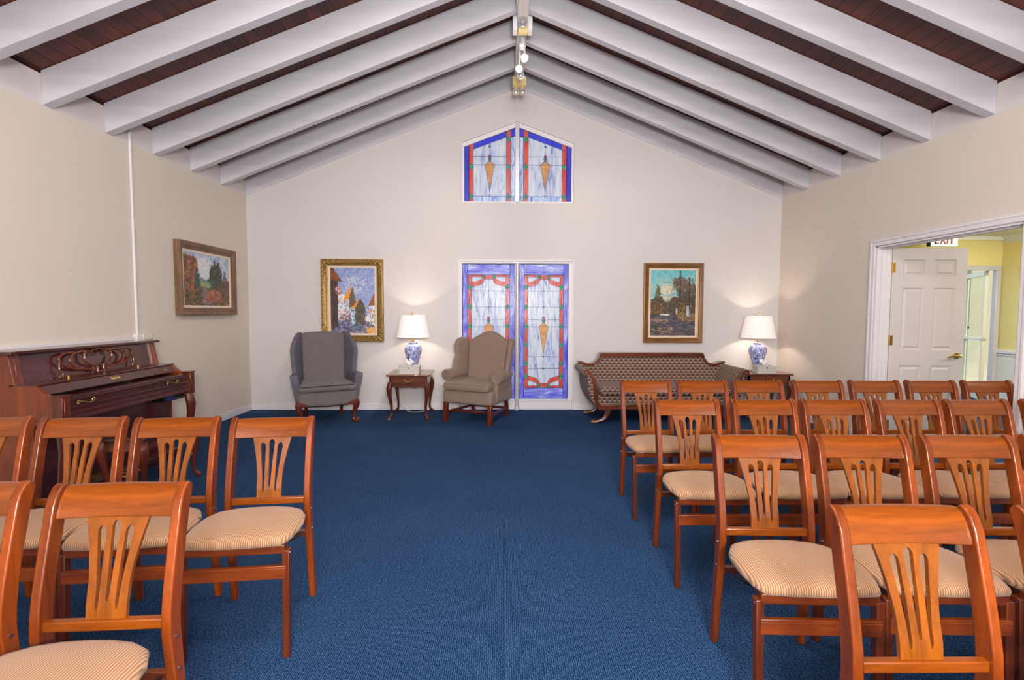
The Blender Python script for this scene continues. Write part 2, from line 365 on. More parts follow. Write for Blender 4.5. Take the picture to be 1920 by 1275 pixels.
# back wall with two window openings
wb = B()
def poly_wall(b, outer, holes_cols, y0, y1):
    pass
LW = (-0.612, 0.947, 0.0, 2.055)        # lower window niche
UW = (-0.570, 0.947, 2.835, 3.635, 0.178, 3.916)
cols = [XL - T, LW[0], UW[0], AX, 0.947, XR + T]
# build as vertical strips
def strip(x0, x1, zlo0, zlo1, zhi0, zhi1):
    wb.hexa([(x0, D, zlo0), (x1, D, zlo1), (x0, D + T, zlo0), (x1, D + T, zlo1), (x0, D, zhi0), (x1, D, zhi1), (x0, D + T, zhi0), (x1, D + T, zhi1)])
top = lambda x: under(x) + 0.02
strip(XL - T, LW[0], 0, 0, top(XL - T), top(LW[0]))
strip(0.947, XR + T, 0, 0, top(0.947), top(XR + T))
strip(LW[0], UW[0], LW[3], LW[3], top(LW[0]), top(UW[0]))
strip(UW[0], 0.947, LW[3], LW[3], UW[2], UW[2])
def uz(x): return UW[3] + (UW[5] - UW[3]) * ((x - UW[0]) / (UW[4] - UW[0]) if x < UW[4] else (UW[1] - x) / (UW[1] - UW[4]))
strip(UW[0], UW[4], uz(UW[0]), uz(UW[4]), top(UW[0]), top(UW[4]))
strip(UW[4], AX, uz(UW[4]), uz(AX), top(UW[4]), top(AX))
strip(AX, 0.947, uz(AX), uz(0.947), top(AX), top(0.947))
struct(wb.build('wall_back', 'wall'))
struct(B().box(XL - T, XL, YB, D, 0, E).build('wall_left', 'wall_side'))
DY0, DY1, DZ = 3.72, 5.22, 2.04       # side doorway
b = B(); b.box(XR, XR + T, YB, DY0, 0, E); b.box(XR, XR + T, DY1, D, 0, E); b.box(XR, XR + T, DY0, DY1, DZ, E)
struct(b.build('wall_right', 'wall_side'))
b = B(); b.prism([(XL - T, 0), (XR + T, 0), (XR + T, E + 0.3), (AX, AZ + 0.3), (XL - T, E + 0.3)], YB - T, YB); struct(b.build('wall_rear', 'wall'))
# roof deck
b = B(); t = 0.06
for x0, x1 in ((XL - 0.3, AX), (AX, XR + 0.3)):
    z0, z1 = under(x0) + RD, under(x1) + RD
    b.hexa([(x0, YB - T, z0), (x1, YB - T, z1), (x0, D + T, z0), (x1, D + T, z1), (x0, YB - T, z0 + t), (x1, YB - T, z1 + t), (x0, D + T, z0 + t), (x1, D + T, z1 + t)])
struct(b.build('ceiling', 'planks'))
# blocking between rafters above the side walls
struct(B().box(XL - T, XL, YB, D, E, E + 0.23).build('trim_1', 'block'))
struct(B().box(XR, XR + T, YB, D, E, E + 0.23).build('trim_2', 'block'))
# baseboards
def bb(name, *bx): 
    b = B()
    for q in bx: b.box(*q)
    return struct(b.build(name, 'white', bevel=0.004))
BH = 0.085
bb('baseboard_back', (XL, LW[0] - 0.0, D - 0.016, D, 0, BH), (0.947, XR, D - 0.016, D, 0, BH))
bb('baseboard_left', (XL, XL + 0.016, YB, D, 0, BH))
bb('baseboard_right', (XR - 0.016, XR, YB, DY0 - 0.07, 0, BH), (XR - 0.016, XR, DY1 + 0.07, D, 0, BH))

# rafters: each a thing
raf = None
ys = [7.035 - 0.607 * k for k in range(0, 8)]
NTH = ['on top of the back wall', 'next to the back wall', 'third from the back wall', 'fourth from the back wall', 'fifth from the back wall', 'sixth from the back wall', 'seventh from the back wall', 'nearest overhead']
NTH_ = ['on top of the back wall', 'next to the back wall', 'third from the back wall', 'fourth from the back wall', 'fifth from the back wall', 'sixth from the back wall', 'seventh from the back wall']
for side in ('left', 'right'):
    proto = None
    for k, y in enumerate(ys):
        if proto is None:
            b = B()
            x0, x1 = (XL, AX - 0.056) if side == 'left' else (AX + 0.056, XR)
            z0, z1 = under(x0), under(x1); w_ = 0.088
            b.hexa([(x0, 0, z0), (x1, 0, z1), (x0, w_, z0), (x1, w_, z1), (x0, 0, z0 + RD - 0.002), (x1, 0, z1 + RD - 0.002), (x0, w_, z0 + RD - 0.002), (x1, w_, z1 + RD - 0.002)])
            o = proto = b.build('rafter', 'rafter', bevel=0.004)
        else:
            o = proto.copy(); COL.objects.link(o)
        o.location = (0, y, 0)
        if k == 0: o.location.y = 7.034; 
        where = NTH[k]
        tag(o, 'white rafter sloping down to the %s wall, %s' % (side, where), 'rafter', 'white rafters under the roof on the %s' % side)
o = B().box(AX - 0.055, AX + 0.055, YB, D, 4.295, 4.6).build('ridge_beam', 'ridge', bevel=0.004)
tag(o, 'white ridge beam running along the peak of the ceiling', 'beam')

# ------------------------------------------------------------ stained glass windows
GY = D + 0.055
class Glass:
    def __init__(s, mats): s.b = B(); s.mats = mats; s.lead = B(); s.n = 0
    def poly(s, mat, pts, lay=1, lead=True):
        s.b.mi = s.mats.index(mat); y = GY - 0.0012 * lay
        s.b.mesh([(p[0], y, p[1]) for p in pts], [tuple(range(len(pts)))])
        if lead: s.line(pts + [pts[0]], 0.0028)
    def line(s, pts, hw=0.003):
        for a, c in zip(pts[:-1], pts[1:]):
            if (Vector(a) - Vector(c)).length > 1e-4: s.lead.ribbon([a, c], hw, GY - 0.011, GY - 0.004)
    def dot(s, mat, x, z, r, k=12, sx=1, lay=3):
        s.poly(mat, [(x + r * sx * math.cos(2 * PI * i / k), z + r * math.sin(2 * PI * i / k)) for i in range(k)], lay)
GM = ['g_white', 'g_blue', 'g_blueh', 'g_solid', 'g_streak', 'g_red', 'g_green', 'g_orange', 'g_crimson']
def curve(p0, p1, p2, p3, n=8):
    r = []
    for i in range(n + 1):
        t = i / n; r.append(tuple((1 - t) ** 3 * p0[k] + 3 * (1 - t) ** 2 * t * p1[k] + 3 * (1 - t) * t * t * p2[k] + t ** 3 * p3[k] for k in (0, 1)))
    return r
def torch(g, cx, ztop, zsh, ztip, hw, inner=False, u=1.0):
    g.dot('g_crimson', cx, ztop + 0.045 * u, 0.03 * u, 12, 0.62)
    g.poly('g_green', [(cx - 0.028 * u, ztop + 0.018 * u), (cx + 0.028 * u, ztop + 0.018 * u), (cx + 0.012 * u, ztop - 0.012 * u), (cx - 0.012 * u, ztop - 0.012 * u)], 4)
    o = [(cx, ztop), (cx + hw * 0.45, ztop - (ztop - zsh) * 0.55), (cx + hw, zsh), (cx + hw * 0.72, zsh - (zsh - ztip) * 0.2), (cx, ztip), (cx - hw * 0.72, zsh - (zsh - ztip) * 0.2), (cx - hw, zsh), (cx - hw * 0.45, ztop - (ztop - zsh) * 0.55)]
    g.poly('g_orange', o, 4)
    if inner: g.line([(cx, ztop - 0.012), (cx + hw * 0.6, zsh), (cx, ztip + 0.04), (cx - hw * 0.6, zsh), (cx, ztop - 0.012)], 0.0015)
def lower_glass(x0, x1):
    g = Glass(GM); z0, z1 = 0.148, 2.012
    W = x1 - x0; Hh = z1 - z0
    X = lambda u: x0 + W * u; Z = lambda v: z1 - Hh * v
    P = lambda *q: [(X(a), Z(c)) for a, c in q]
    g.poly('g_white', P((0, 0), (1, 0), (1, 1), (0, 1)), 0)
    bl, br, bt, bbm = 0.10, 0.905, 0.078, 0.918
    g.poly('g_blue', P((0, 0), (bl - .005, 0), (bl - .005, 1), (0, 1)), 1); g.poly('g_blue', P((br, 0), (1, 0), (1, 1), (br, 1)), 1)
    g.poly('g_blueh', P((bl - .005, 0), (br, 0), (br, bt), (bl - .005, bt)), 1); g.poly('g_blueh', P((bl - .005, bbm), (br, bbm), (br, 1), (bl - .005, 1)), 1)
    for v in (0.095, 0.20, 0.315, 0.46, 0.685, 0.775, 0.9):
        for a, c in ((0, bl), (br, 1)): g.line(P((a, v), (c, v)), 0.002)
    g.line(P((0.5, 0), (0.5, bt)), 0.002); g.line(P((0.5, bbm), (0.5, 1)), 0.002)
    # vertical red bars
    for a, c in ((bl, bl + 0.075), (br - 0.082, br - 0.007)):
        g.poly('g_red', P((a, bt), (c, bt), (c, bbm), (a, bbm)), 2); g.line(P(((a + c) / 2, 0.2), ((a + c) / 2, 0.8)), 0.0014)
        for v in (0.168, 0.315, 0.458, 0.597, 0.735, 0.832):
            m = (a + c) / 2; g.poly('g_green', P((m, v - 0.024), (m + 0.042, v), (m, v + 0.024), (m - 0.042, v)), 4)
    # top and bottom thin bars, centre block and S curves
    for f in (lambda v: v, lambda v: 1 - (v - bt) - (1 - bbm)):
        g.poly('g_red', P((bl, f(bt)), (0.42, f(bt)), (0.42, f(bt + 0.016)), (bl, f(bt + 0.016))), 3)
        g.poly('g_red', P((0.58, f(bt)), (br - 0.007, f(bt)), (br - 0.007, f(bt + 0.016)), (0.58, f(bt + 0.016))), 3)
        g.poly('g_red', P((0.43, f(bt + 0.004)), (0.58, f(bt + 0.004)), (0.58, f(bt + 0.034)), (0.43, f(bt + 0.034))), 3)
        for s_ in (1, -1):
            q = lambda u: 0.5025 + s_ * (0.5025 - u)
            up_ = curve((q(0.17), f(0.138)), (q(0.26), f(0.118)), (q(0.36), f(0.135)), (q(0.385), f(0.084)))
            dn = curve((q(0.425), f(0.11)), (q(0.40), f(0.165)), (q(0.27), f(0.15)), (q(0.172), f(0.172)))
            k = len(up_)
            for i in range(k - 1):
                quad = [up_[i], up_[i + 1], dn[k - 2 - i], dn[k - 1 - i]]
                g.poly('g_red', P(*quad), 3, False)
            g.line(P(*up_), 0.0022); g.line(P(*dn), 0.0022)
            g.poly('g_green', P((q(0.375), f(bt)), (q(0.43), f(bt + 0.004)), (q(0.43), f(bt + 0.03)), (q(0.395), f(bt + 0.034))), 5)
    fi0, fi1 = bl + 0.075, br - 0.082
    for v in (0.197, 0.315, 0.408, 0.46, 0.685, 0.775): g.line(P((fi0, v), (fi1, v)), 0.0022)
    g.line(P((0.5, bt + 0.034), (0.5, 0.37)), 0.0022); g.line(P((0.5, 0.66), (0.5, bbm)), 0.0022)
    for v in (0.197, 0.315, 0.685, 0.775): g.dot('g_solid', X(0.5), Z(v), 0.009)
    torch(g, X(0.5), Z(0.425), Z(0.462), Z(0.66), 0.068)
    return g
def upper_glass(x0, x1, mir):
    g = Glass(GM); zb = 2.862; zlo, zhi = 3.59, 3.845
    W = x1 - x0
    X = (lambda u: x0 + W * u) if not mir else (lambda u: x1 - W * u)
    top_ = lambda u: zlo + (zhi - zlo) * u
    P = lambda *q: [(X(a), c) for a, c in q]
    g.poly('g_white', P((0, zb), (1, zb), (1, top_(1)), (0, top_(0))), 0)
    tb = 0.075
    g.poly('g_solid', P((0, zb), (0.09, zb), (0.09, top_(0.09)), (0, top_(0))), 2)
    g.poly('g_solid', P((0.09, top_(.09) - tb), (0.83, top_(.83) - tb), (0.83, top_(0.83)), (0.09, top_(0.09))), 1)
    g.poly('g_streak', P((0.92, zb), (1, zb), (1, top_(1) - 0.1), (0.92, top_(.92) - 0.1)), 1)
    g.poly('g_solid', P((0.92, top_(.92) - 0.1), (1, top_(1) - 0.1), (1, top_(1)), (0.92, top_(.92))), 1)
    g.poly('g_streak', P((0.0, zb), (1, zb), (1, zb + 0.07), (0.0, zb + 0.07)), 1)
    for a, c, dz in ((0.09, 0.178, (3.33, 2.93)), (0.825, 0.915, (3.70, 3.33, 2.93))):
        g.poly('g_red', P((a, zb), (c, zb), (c, top_(c)), (a, top_(a))), 3); m = (a + c) / 2
        g.line(P((m, zb), (m, top_(m))), 0.0014)
        for z in dz: g.poly('g_green', P((m, z - 0.045), (m + 0.045, z), (m, z + 0.045), (m - 0.045, z)), 4)
    for z in (3.355, 3.465): g.line(P((0.178, z), (0.825, z)), 0.0022)
    g.line(P((0.92, 3.355), (1, 3.355)), 0.0018); g.line(P((0, 3.355), (0.09, 3.355)), 0.0018)
    cx = X(0.5); g.line([(cx, zb), (cx, top_(0.5) - tb)], 0.0022)
    torch(g, cx, 3.42, 3.355, 2.985, 0.072, True, 0.9)
    g.dot('g_solid', cx, 3.60, 0.013); g.dot('g_white', cx, 2.94, 0.014)
    return g
def window_frames():
    y0, y1 = D + 0.02, D + 0.1
    w1 = thing('window_1', None, None, (0, 0, 0)); w1['kind'] = 'structure'
    b = B(); x0, x1, zt = LW[0], LW[1], LW[3]
    for xa, xb in ((x0, x0 + 0.04), (x1 - 0.055, x1)): b.box(xa, xb, y0, y1, 0.14, zt - 0.035)
    b.box(x0, x1, y0, y1, zt - 0.035, zt - 0.001); b.box(x0, x1, y0 - 0.005, y1, 0.0, 0.12); b.box(x0, x1, D + 0.005, y1, 0.12, 0.14)
    b.build('window_frame', 'white', w1, bevel=0.003)
    b = B(); b.box(x0, x0 + 0.006, D, y0 - 0.006, 0.145, zt - 0.006); b.box(x1 - 0.006, x1, D, y0 - 0.006, 0.145, zt - 0.006); b.box(x0, x1, D, y0 - 0.006, zt - 0.006, zt - 0.0005)
    b.box(x0 - 0.012, x0, D - 0.006, D, 0, zt); b.box(x1, x1 + 0.012, D - 0.006, D, 0, zt); b.box(x0 - 0.012, x1 + 0.012, D - 0.006, D, zt, zt + 0.012)
    b.build('window_casing', 'white', w1)
    b = B(); b.rod((0.185, D - 0.01, 0.02), (0.185, D - 0.01, zt - 0.03), 0.029, 16); b.box(0.16, 0.21, D - 0.01, y1, 0.0, zt - 0.02)
    b.lathe([(0.036, 0.0), (0.036, 0.03), (0.029, 0.05)], (0.185, D - 0.01, 0), 16)
    b.build('mullion_post', 'metal_white', w1, smooth=True)
    for xa, xb in ((x0 + 0.042, 0.152), (0.216, 0.892)):
        g = lower_glass(xa, xb); p = g.b.build('glass_pane', GM, w1); g.lead.build('lead_lines', 'lead', p)
    w2 = thing('window_2', None, None, (0, 0, 0)); w2['kind'] = 'structure'
    x0, x1, zb, zs, ax, zt = UW
    b = B(); wd = 0.03
    b.box(x0, x0 + wd, y0, y1, zb + 0.025, zs - 0.055); b.box(x1 - wd, x1, y0, y1, zb + 0.025, zs - 0.055); b.box(x0, x1, y0, y1, zb, zb + 0.025)
    for xa, xb, sgn in ((x0, ax, 1), (ax, x1, -1)):
        za, zc = (zs, zt) if sgn > 0 else (zt, zs)
        h = 0.06
        b.hexa([(xa, y0, za - h), (xb, y0, zc - h), (xa, y1, za - h), (xb, y1, zc - h), (xa, y0, za), (xb, y0, zc), (xa, y1, za), (xb, y1, zc)])
    b.build('window_frame', 'white', w2, bevel=0.002)
    b = B(); b.box(0.15, 0.206, D - 0.012, y1, zb + 0.01, zt - 0.03); 
    for z in (2.95, 3.23, 3.5, 3.78): b.lathe([(0.006, 0), (0.006, 0.001)], (0.178, 0, 0), 6) if False else None
    b.build('mullion_post', 'metal_white', w2, bevel=0.004)
    b = B()
    for z in (2.92, 3.21, 3.49, 3.77): b.box(0.175, 0.181, D - 0.014, D - 0.012, z - 0.003, z + 0.003)
    b.build('screws', 'black', w2)
    for xa, xb, mir in ((x0 + 0.03, 0.15, False), (0.206, x1 - 0.03, True)):
        g = upper_glass(xa, xb, mir); p = g.b.build('glass_pane', GM, w2); g.lead.build('lead_lines', 'lead', p)
window_frames()

# ------------------------------------------------------------ doorway on the right, lobby beyond
dr = thing('door_1', None, None); dr['kind'] = 'structure'
b = B()
cw = 0.062
for x0, x1 in ((XR - 0.018, XR), (XR + T, XR + T + 0.018)):
    b.box(x0, x1, DY1, DY1 + cw, 0, DZ); b.box(x0, x1, DY0 - cw, DY0, 0, DZ); b.box(x0, x1, DY0 - cw, DY1 + cw, DZ, DZ + cw)
    xa = x0 - 0.008 if x0 < XR + 0.05 else x1
    b.box(xa, xa + 0.008, DY1 + cw * 0.62, DY1 + cw, 0, DZ + cw * 0.62); b.box(xa, xa + 0.008, DY0 - cw, DY0 - cw * 0.62, 0, DZ + cw * 0.62); b.box(xa, xa + 0.008, DY0 - cw, DY1 + cw, DZ + cw * 0.62, DZ + cw)
b.box(XR, XR + T, DY1 - 0.02, DY1, 0, DZ); b.box(XR, XR + T, DY0, DY0 + 0.02, 0, DZ); b.box(XR, XR + T, DY0, DY1, DZ - 0.02, DZ)
b.box(XR + 0.05, XR + 0.09, DY1 - 0.032, DY1 - 0.02, 0, DZ - 0.02); b.box(XR + 0.05, XR + 0.09, DY0, DY1, DZ - 0.032, DZ - 0.02)
b.build('door_casing', 'white', dr, bevel=0.003)
# open leaf, six panels; hinge at the far jamb
leaf = thing('panel_door', 'white six-panel door standing open into the yellow lobby, brass lever and hinges', 'door', (XR + T + 0.021, DY1 + 0.028, 0), math.radians(-2))
LWd, LH, LT = 0.755, 2.025, 0.035
def door_leaf():
    b = B()
    st = 0.11; xs = [(0.0, st), (LWd / 2 - 0.05, LWd / 2 + 0.05), (LWd - st, LWd)]
    pz = [(0.22, 0.82), (0.98, 1.62), (1.74, 1.91)]
    z0 = 0.01
    for a, c in xs: b.box(a, c, -LT, 0, z0, LH)
    rails = [(z0, 0.22), (0.82, 0.98), (1.62, 1.74), (1.91, LH)]
    for a, c in rails: b.box(st, LWd / 2 - 0.05, -LT, 0, a, c); b.box(LWd / 2 + 0.05, LWd - st, -LT, 0, a, c)
    b.build('door_frame', 'door_white', leaf)
    for xa, xb in ((st, LWd / 2 - 0.05), (LWd / 2 + 0.05, LWd - st)):
        for za, zb in pz:
            q = B()
            q.box(xa, xb, -LT + 0.012, -0.012, za, zb)
            i = 0.022; j = 0.04
            v = [(xa + i, -LT + 0.012, za + i), (xb - i, -LT + 0.012, za + i), (xb - i, -LT + 0.012, zb - i), (xa + i, -LT + 0.012, zb - i), (xa + j, -LT + 0.002, za + j), (xb - j, -LT + 0.002, za + j), (xb - j, -LT + 0.002, zb - j), (xa + j, -LT + 0.002, zb - j)]
            q.mesh(v, [(4, 5, 6, 7), (0, 1, 5, 4), (1, 2, 6, 5), (2, 3, 7, 6), (3, 0, 4, 7)])
            # sticking
            q.mesh([(xa, -LT, za), (xb, -LT, za), (xb, -LT, zb), (xa, -LT, zb), (xa + 0.014, -LT + 0.012, za + 0.014), (xb - 0.014, -LT + 0.012, za + 0.014), (xb - 0.014, -LT + 0.012, zb - 0.014), (xa + 0.014, -LT + 0.012, zb - 0.014)], [(0, 1, 5, 4), (1, 2, 6, 5), (2, 3, 7, 6), (3, 0, 4, 7)])
            q.build('door_panel', 'door_white', leaf)
    q = B(); zc = 0.92; xc = LWd - 0.07
    q.tube([(xc, -LT, zc), (xc, -LT - 0.012, zc)], 0.032, 20); q.rod((xc, -LT - 0.01, zc), (xc, -LT - 0.055, zc), 0.012, 12)
    q.tube([(xc + 0.01, -LT - 0.052, zc), (xc - 0.03, -LT - 0.055, zc + 0.006), (xc - 0.075, -LT - 0.052, zc), (xc - 0.115, -LT - 0.045, zc - 0.012)], [0.013, 0.012, 0.009, 0.007], 10)
    q.build('door_lever', 'brass', leaf, smooth=True)
    for z in (1.825, 1.08, 0.2):
        q = B(); q.box(-0.045, -0.004, -0.036, -0.032, z - 0.05, z + 0.05); q.rod((-0.004, -0.04, z - 0.052), (-0.004, -0.04, z + 0.052), 0.007); q.box(0.0, 0.03, -0.039, -0.035, z - 0.05, z + 0.05)
        q.build('hinge', 'brass', leaf)
door_leaf()

# lobby
M['yellow'] = plain('yellow_wall_paint', (224, 210, 142), 0.8, var=0.02, nscale=2)
M['wains'] = plain('wainscot_paint', (222, 224, 212), 0.6, var=0.02)
M['popcorn'] = plain('textured_ceiling', (226, 222, 200), 0.9, var=0.1, nscale=60, bmp=0.9, bscale=70)
LY, LX, LC = 7.6, 7.46, 2.5
b = B(); b.box(XR + T, 6.42, LY, LY + 0.12, 0, LC); b.box(6.42, LX, LY, LY + 0.12, 2.06, LC); struct(b.build('wall_lobby_far', 'yellow'))
b = B(); b.box(LX, LX + 0.12, 1.0, LY + 0.12, 0, LC); struct(b.build('wall_lobby_right', 'yellow'))
struct(B().box(XR + T, LX, 1.0 - 0.12, 1.0, 0, LC).build('wall_lobby_near', 'yellow'))
b = B(); b.box(XR + T, XR + T + 0.004, 1.0, DY0 - cw, 0, LC); b.box(XR + T, XR + T + 0.004, DY1 + cw, LY, 0, LC); struct(b.build('wall_lobby_left', 'yellow'))
b = B(); b.box(XR + T, LX + 0.12, 0.88, LY + 0.12, LC, LC + 0.1); struct(b.build('ceiling_lobby', 'popcorn'))
b = B(); b.box(LX - 0.035, LX, 1.0, LY, 0.76, 0.815); b.box(LX - 0.02, LX, 1.0, LY, 0.72, 0.76); struct(b.build('trim_3', 'white', bevel=0.006))
b = B(); b.box(LX - 0.012, LX, 1.0, LY, 0.0, 0.74); struct(b.build('trim_4', 'wains'))
b = B(); b.prism([(LX, LC), (LX - 0.09, LC), (LX - 0.06, LC - 0.03), (LX, LC - 0.1)], 1.0, LY); b.box(XR + T, LX, LY - 0.05, LY, LC - 0.06, LC); struct(b.build('trim_5', 'wains'))
# glazed lobby entrance
d2 = thing('door_2', None, None); d2['kind'] = 'structure'
b = B(); b.box(LX - 0.085, LX - 0.013, LY - 0.02, LY + 0.05, 0, 2.0); b.box(6.42, LX - 0.013, LY - 0.02, LY + 0.05, 2.0, 2.07); b.box(6.42, 6.50, LY - 0.02, LY + 0.05, 0, 2.0)
b.build('entrance_frame', 'metal_white', d2, bevel=0.004)
M['ctrim'] = plain('cream_metal', (232, 226, 196), 0.4, var=0.02)
M['glass'] = newmat('clear_glass')[0]; gb = M['glass'].node_tree.nodes['Principled BSDF']; gb.inputs['Transmission Weight'].default_value = 1; gb.inputs['Roughness'].default_value = 0.0; gb.inputs['IOR'].default_value = 1.05; gb.inputs['Base Color'].default_value = (0.95, 1, 0.97, 1)
eo = thing('entrance_door', 'cream framed glass entrance door swung open outward beyond the lobby', 'door', (LX - 0.12, LY + 0.10, 0), math.radians(62))
b = B(); b.box(0.0, 0.06, -0.02, 0.02, 0.02, 2.0); b.box(0.84, 0.92, -0.02, 0.02, 0.02, 2.0); b.box(0, 0.92, -0.02, 0.02, 1.93, 2.0); b.box(0, 0.92, -0.02, 0.02, 0.02, 0.2); b.box(0, 0.92, -0.035, 0.02, 0.93, 0.97)
b.build('door_frame', 'ctrim', eo); B().box(0.06, 0.84, -0.003, 0.003, 0.2, 1.93).build('glass_pane', 'glass', eo)
q = B(); q.tube([(0.88, -0.02, 1.12), (0.88, -0.05, 1.12)], 0.02, 12); q.tube([(0.88, -0.02, 1.22), (0.88, -0.035, 1.22)], 0.018, 12); q.build('door_lock', 'black', eo)
# exit sign
ex = thing('exit_sign', 'white hanging EXIT sign with dark red letters above the lobby', 'sign', (6.05, 7.0, 2.275))
B().box(-0.19, 0.19, 0, 0.06, 0, 0.205).build('sign_box', 'whiteplastic', ex, bevel=0.004)
B().box(-0.2, -0.19, 0.0, 0.06, 0.0, 0.2).build('sign_side', 'black', ex)
B().box(-0.02, 0.02, 0.01, 0.05, 0.205, 0.225).build('sign_mount', 'whiteplastic', ex)
M['exitred'] = plain('exit_letter_red', (120, 66, 70), 0.5)
q = B(); h0, h1 = 0.03, 0.175; th = 0.02
def letter_box(x0, x1, z0, z1): q.box(x0, x1, -0.004, 0.0, z0, z1)
x = -0.135
letter_box(x, x + th, h0, h1); [letter_box(x, x + 0.06, z, z + th) for z in (h0, (h0 + h1 - th) / 2, h1 - th)]
x = -0.055
for sg in (1, -1):
    a, c = ((x, h0), (x + 0.065, h1)) if sg > 0 else ((x + 0.065, h0), (x, h1))
    q.ribbon([a, c], th * 0.48, -0.004, 0)
x = 0.03; letter_box(x, x + th, h0, h1)
x = 0.065; letter_box(x + 0.022, x + 0.022 + th, h0, h1); letter_box(x, x + 0.066, h1 - th, h1)
q.build('sign_letters', 'exitred', ex)
# lobby ceiling light
cl = thing('lobby_ceiling_light', 'round ceiling light glowing on the textured lobby ceiling', 'light', (6.15, 6.6, LC))
B().lathe([(0.12, 0), (0.12, -0.02), (0.11, -0.03)], k=24).build('fixture_base', 'whiteplastic', cl, smooth=True)
B().lathe([(0.11, -0.025), (0.095, -0.055), (0.05, -0.072), (0.001, -0.075)], k=24).build('diffuser', plain('lit_diffuser', (255, 250, 235), 0.4, em=(255, 250, 235), es=4), cl, smooth=True)
# outside
M['pave'] = plain('pavement', (205, 200, 190), 0.9, var=0.06, bmp=0.2)
M['hedge'] = plain('hedge_leaves', (110, 150, 84), 0.8, var=0.6, nscale=14, bmp=1.0, bscale=14)
M['stucco'] = plain('beige_stucco', (196, 184, 152), 0.9, var=0.04, bmp=0.2)
tag(B().box(3, 24, 9.2, 30, -0.14, -0.02).build('pavement', 'pave'), 'pale paved ground outside the glass entrance', 'pavement', kind='structure')
tag(B().box(8.85, 12, 9.6, 9.8, -0.02, 3.2).build('porch_wall', 'stucco'), 'cream stucco porch wall outside the glass entrance', 'wall', kind='structure')
random.seed(5)
b = B()
for i in range(420):
    b.ball((9.5 + random.uniform(0, 9), 17 + random.uniform(-.8, 1.0), random.uniform(0.2, 3.4)), random.uniform(0.2, 0.42), 6, random.uniform(.8, 1.3), 1)
tag(b.build('hedge', 'hedge', smooth=False), 'tall green hedge seen outside past the open white door', 'hedge')

# ------------------------------------------------------------ ridge fittings
def emergency(loc, mat, label, lens_up=False):
    t = thing('emergency_light', label, 'light', loc)
    B().box(-0.02, 0.02, -0.02, 0.02, 0.05, 0.099).build('mount', mat, t)
    B().box(-0.085, 0.085, -0.05, 0.05, -0.055, 0.055).build('battery_box', mat, t, bevel=0.01, seg=3)
    for s_ in (-1, 1):
        x = s_ * 0.042
        h = B(); h.rod((x, -0.02, -0.055), (x, -0.035, -0.10), 0.009); h.tube([(x, 0.0, -0.135), (x, -0.03, -0.137), (x, -0.055, -0.14)], [0.02, 0.036, 0.038], 16)
        hh = h.build('lamp_head', 'yellowed' if mat == 'yellowed' else 'whiteplastic', t, smooth=True)
        q = B(); q.tube([(x, -0.0555, -0.14), (x, -0.062, -0.141)], [0.032, 0.018], 16); q.build('lens', 'lens', hh, smooth=True)
    return t
emergency((0.187, 6.5, 4.195), 'yellowed', 'yellowed emergency light with two round heads on the back wall at the ridge end')
t = thing('speaker_box', 'white box clamped around the ridge beam behind the clear dome', 'box', (AX, 5.40, 4.28))
for s_ in (-1, 1):
    B().box(s_ * 0.056 if s_ > 0 else -0.1, 0.1 if s_ > 0 else -0.056, -0.05, 0.06, -0.07, 0.11).build('box_side', 'whiteplastic', t, bevel=0.004)
t = thing('track_light', 'lit track light with round heads hanging under the ridge beam', 'light', (AX, 5.38, 4.295))
B().box(-0.02, 0.02, 0, 0.75, -0.02, 0).build('track', 'metal_white', t, bevel=0.003)
B().box(-0.045, 0.055, -0.02, 0.05, -0.10, -0.0).build('housing', 'yellowed', t, bevel=0.008)
B().lathe([(0.045, 0), (0.043, -0.02), (0.03, -0.035), (0.001, -0.042)], (0.0, -0.05, -0.03), 16).build('clear_dome', 'lens', t, smooth=True)
for (x, y, z, lit, r) in ((0.0, 0.12, -0.17, 0, 0.03), (0.028, 0.16, -0.27, 1, 0.036), (-0.025, 0.34, -0.30, 1, 0.036), (0.0, 0.5, -0.30, 0, 0.036)):
    h = B(); h.rod((x * 0.5, y, -0.02), (x, y, z + 0.02), 0.008); h.tube([(x, y + 0.07, z + 0.01), (x, y + 0.02, z), (x, y - 0.015, z - 0.004)], [0.018, r, r * 1.1], 16)
    hh = h.build('lamp_head', 'whiteplastic', t, smooth=True)
    q = B(); q.tube([(x, y - 0.016, z - 0.004), (x, y - 0.024, z - 0.006)], [r * 0.95, r * 0.6], 16); q.build('bulb_face', 'bulb' if lit else 'lens', hh, smooth=True)
tag(B().tube([(AX - 0.0635, 4.0, 4.30), (AX - 0.0635, 5.2, 4.30)], 0.008, 8).build('ridge_conduit', 'metal_white', smooth=True), 'thin white conduit along the left edge of the ridge beam', 'conduit')
# wall conduit and box above the piano
t = thing('wall_conduit', 'tall white conduit pipe running down the left wall to the piano', 'conduit', (XL, 4.885, 1.14))
B().tube([(0.014, 0, 0), (0.014, 0, 1.98)], 0.0125, 10).build('pipe', 'white', t, smooth=True)
B().box(0, 0.04, -0.035, 0.035, -0.06, 0.0).build('elbow_fitting', 'white', t, bevel=0.004)
B().box(0, 0.045, 0.04, 0.17, -0.055, 0.0).build('outlet_box', 'cream', t, bevel=0.004)
tag(B().box(XL, XL + 0.02, 2.6, 4.85, 1.085, 1.115).build('cable_raceway', 'white', bevel=0.004), 'flat white cable raceway on the left wall just above the piano top', 'raceway')

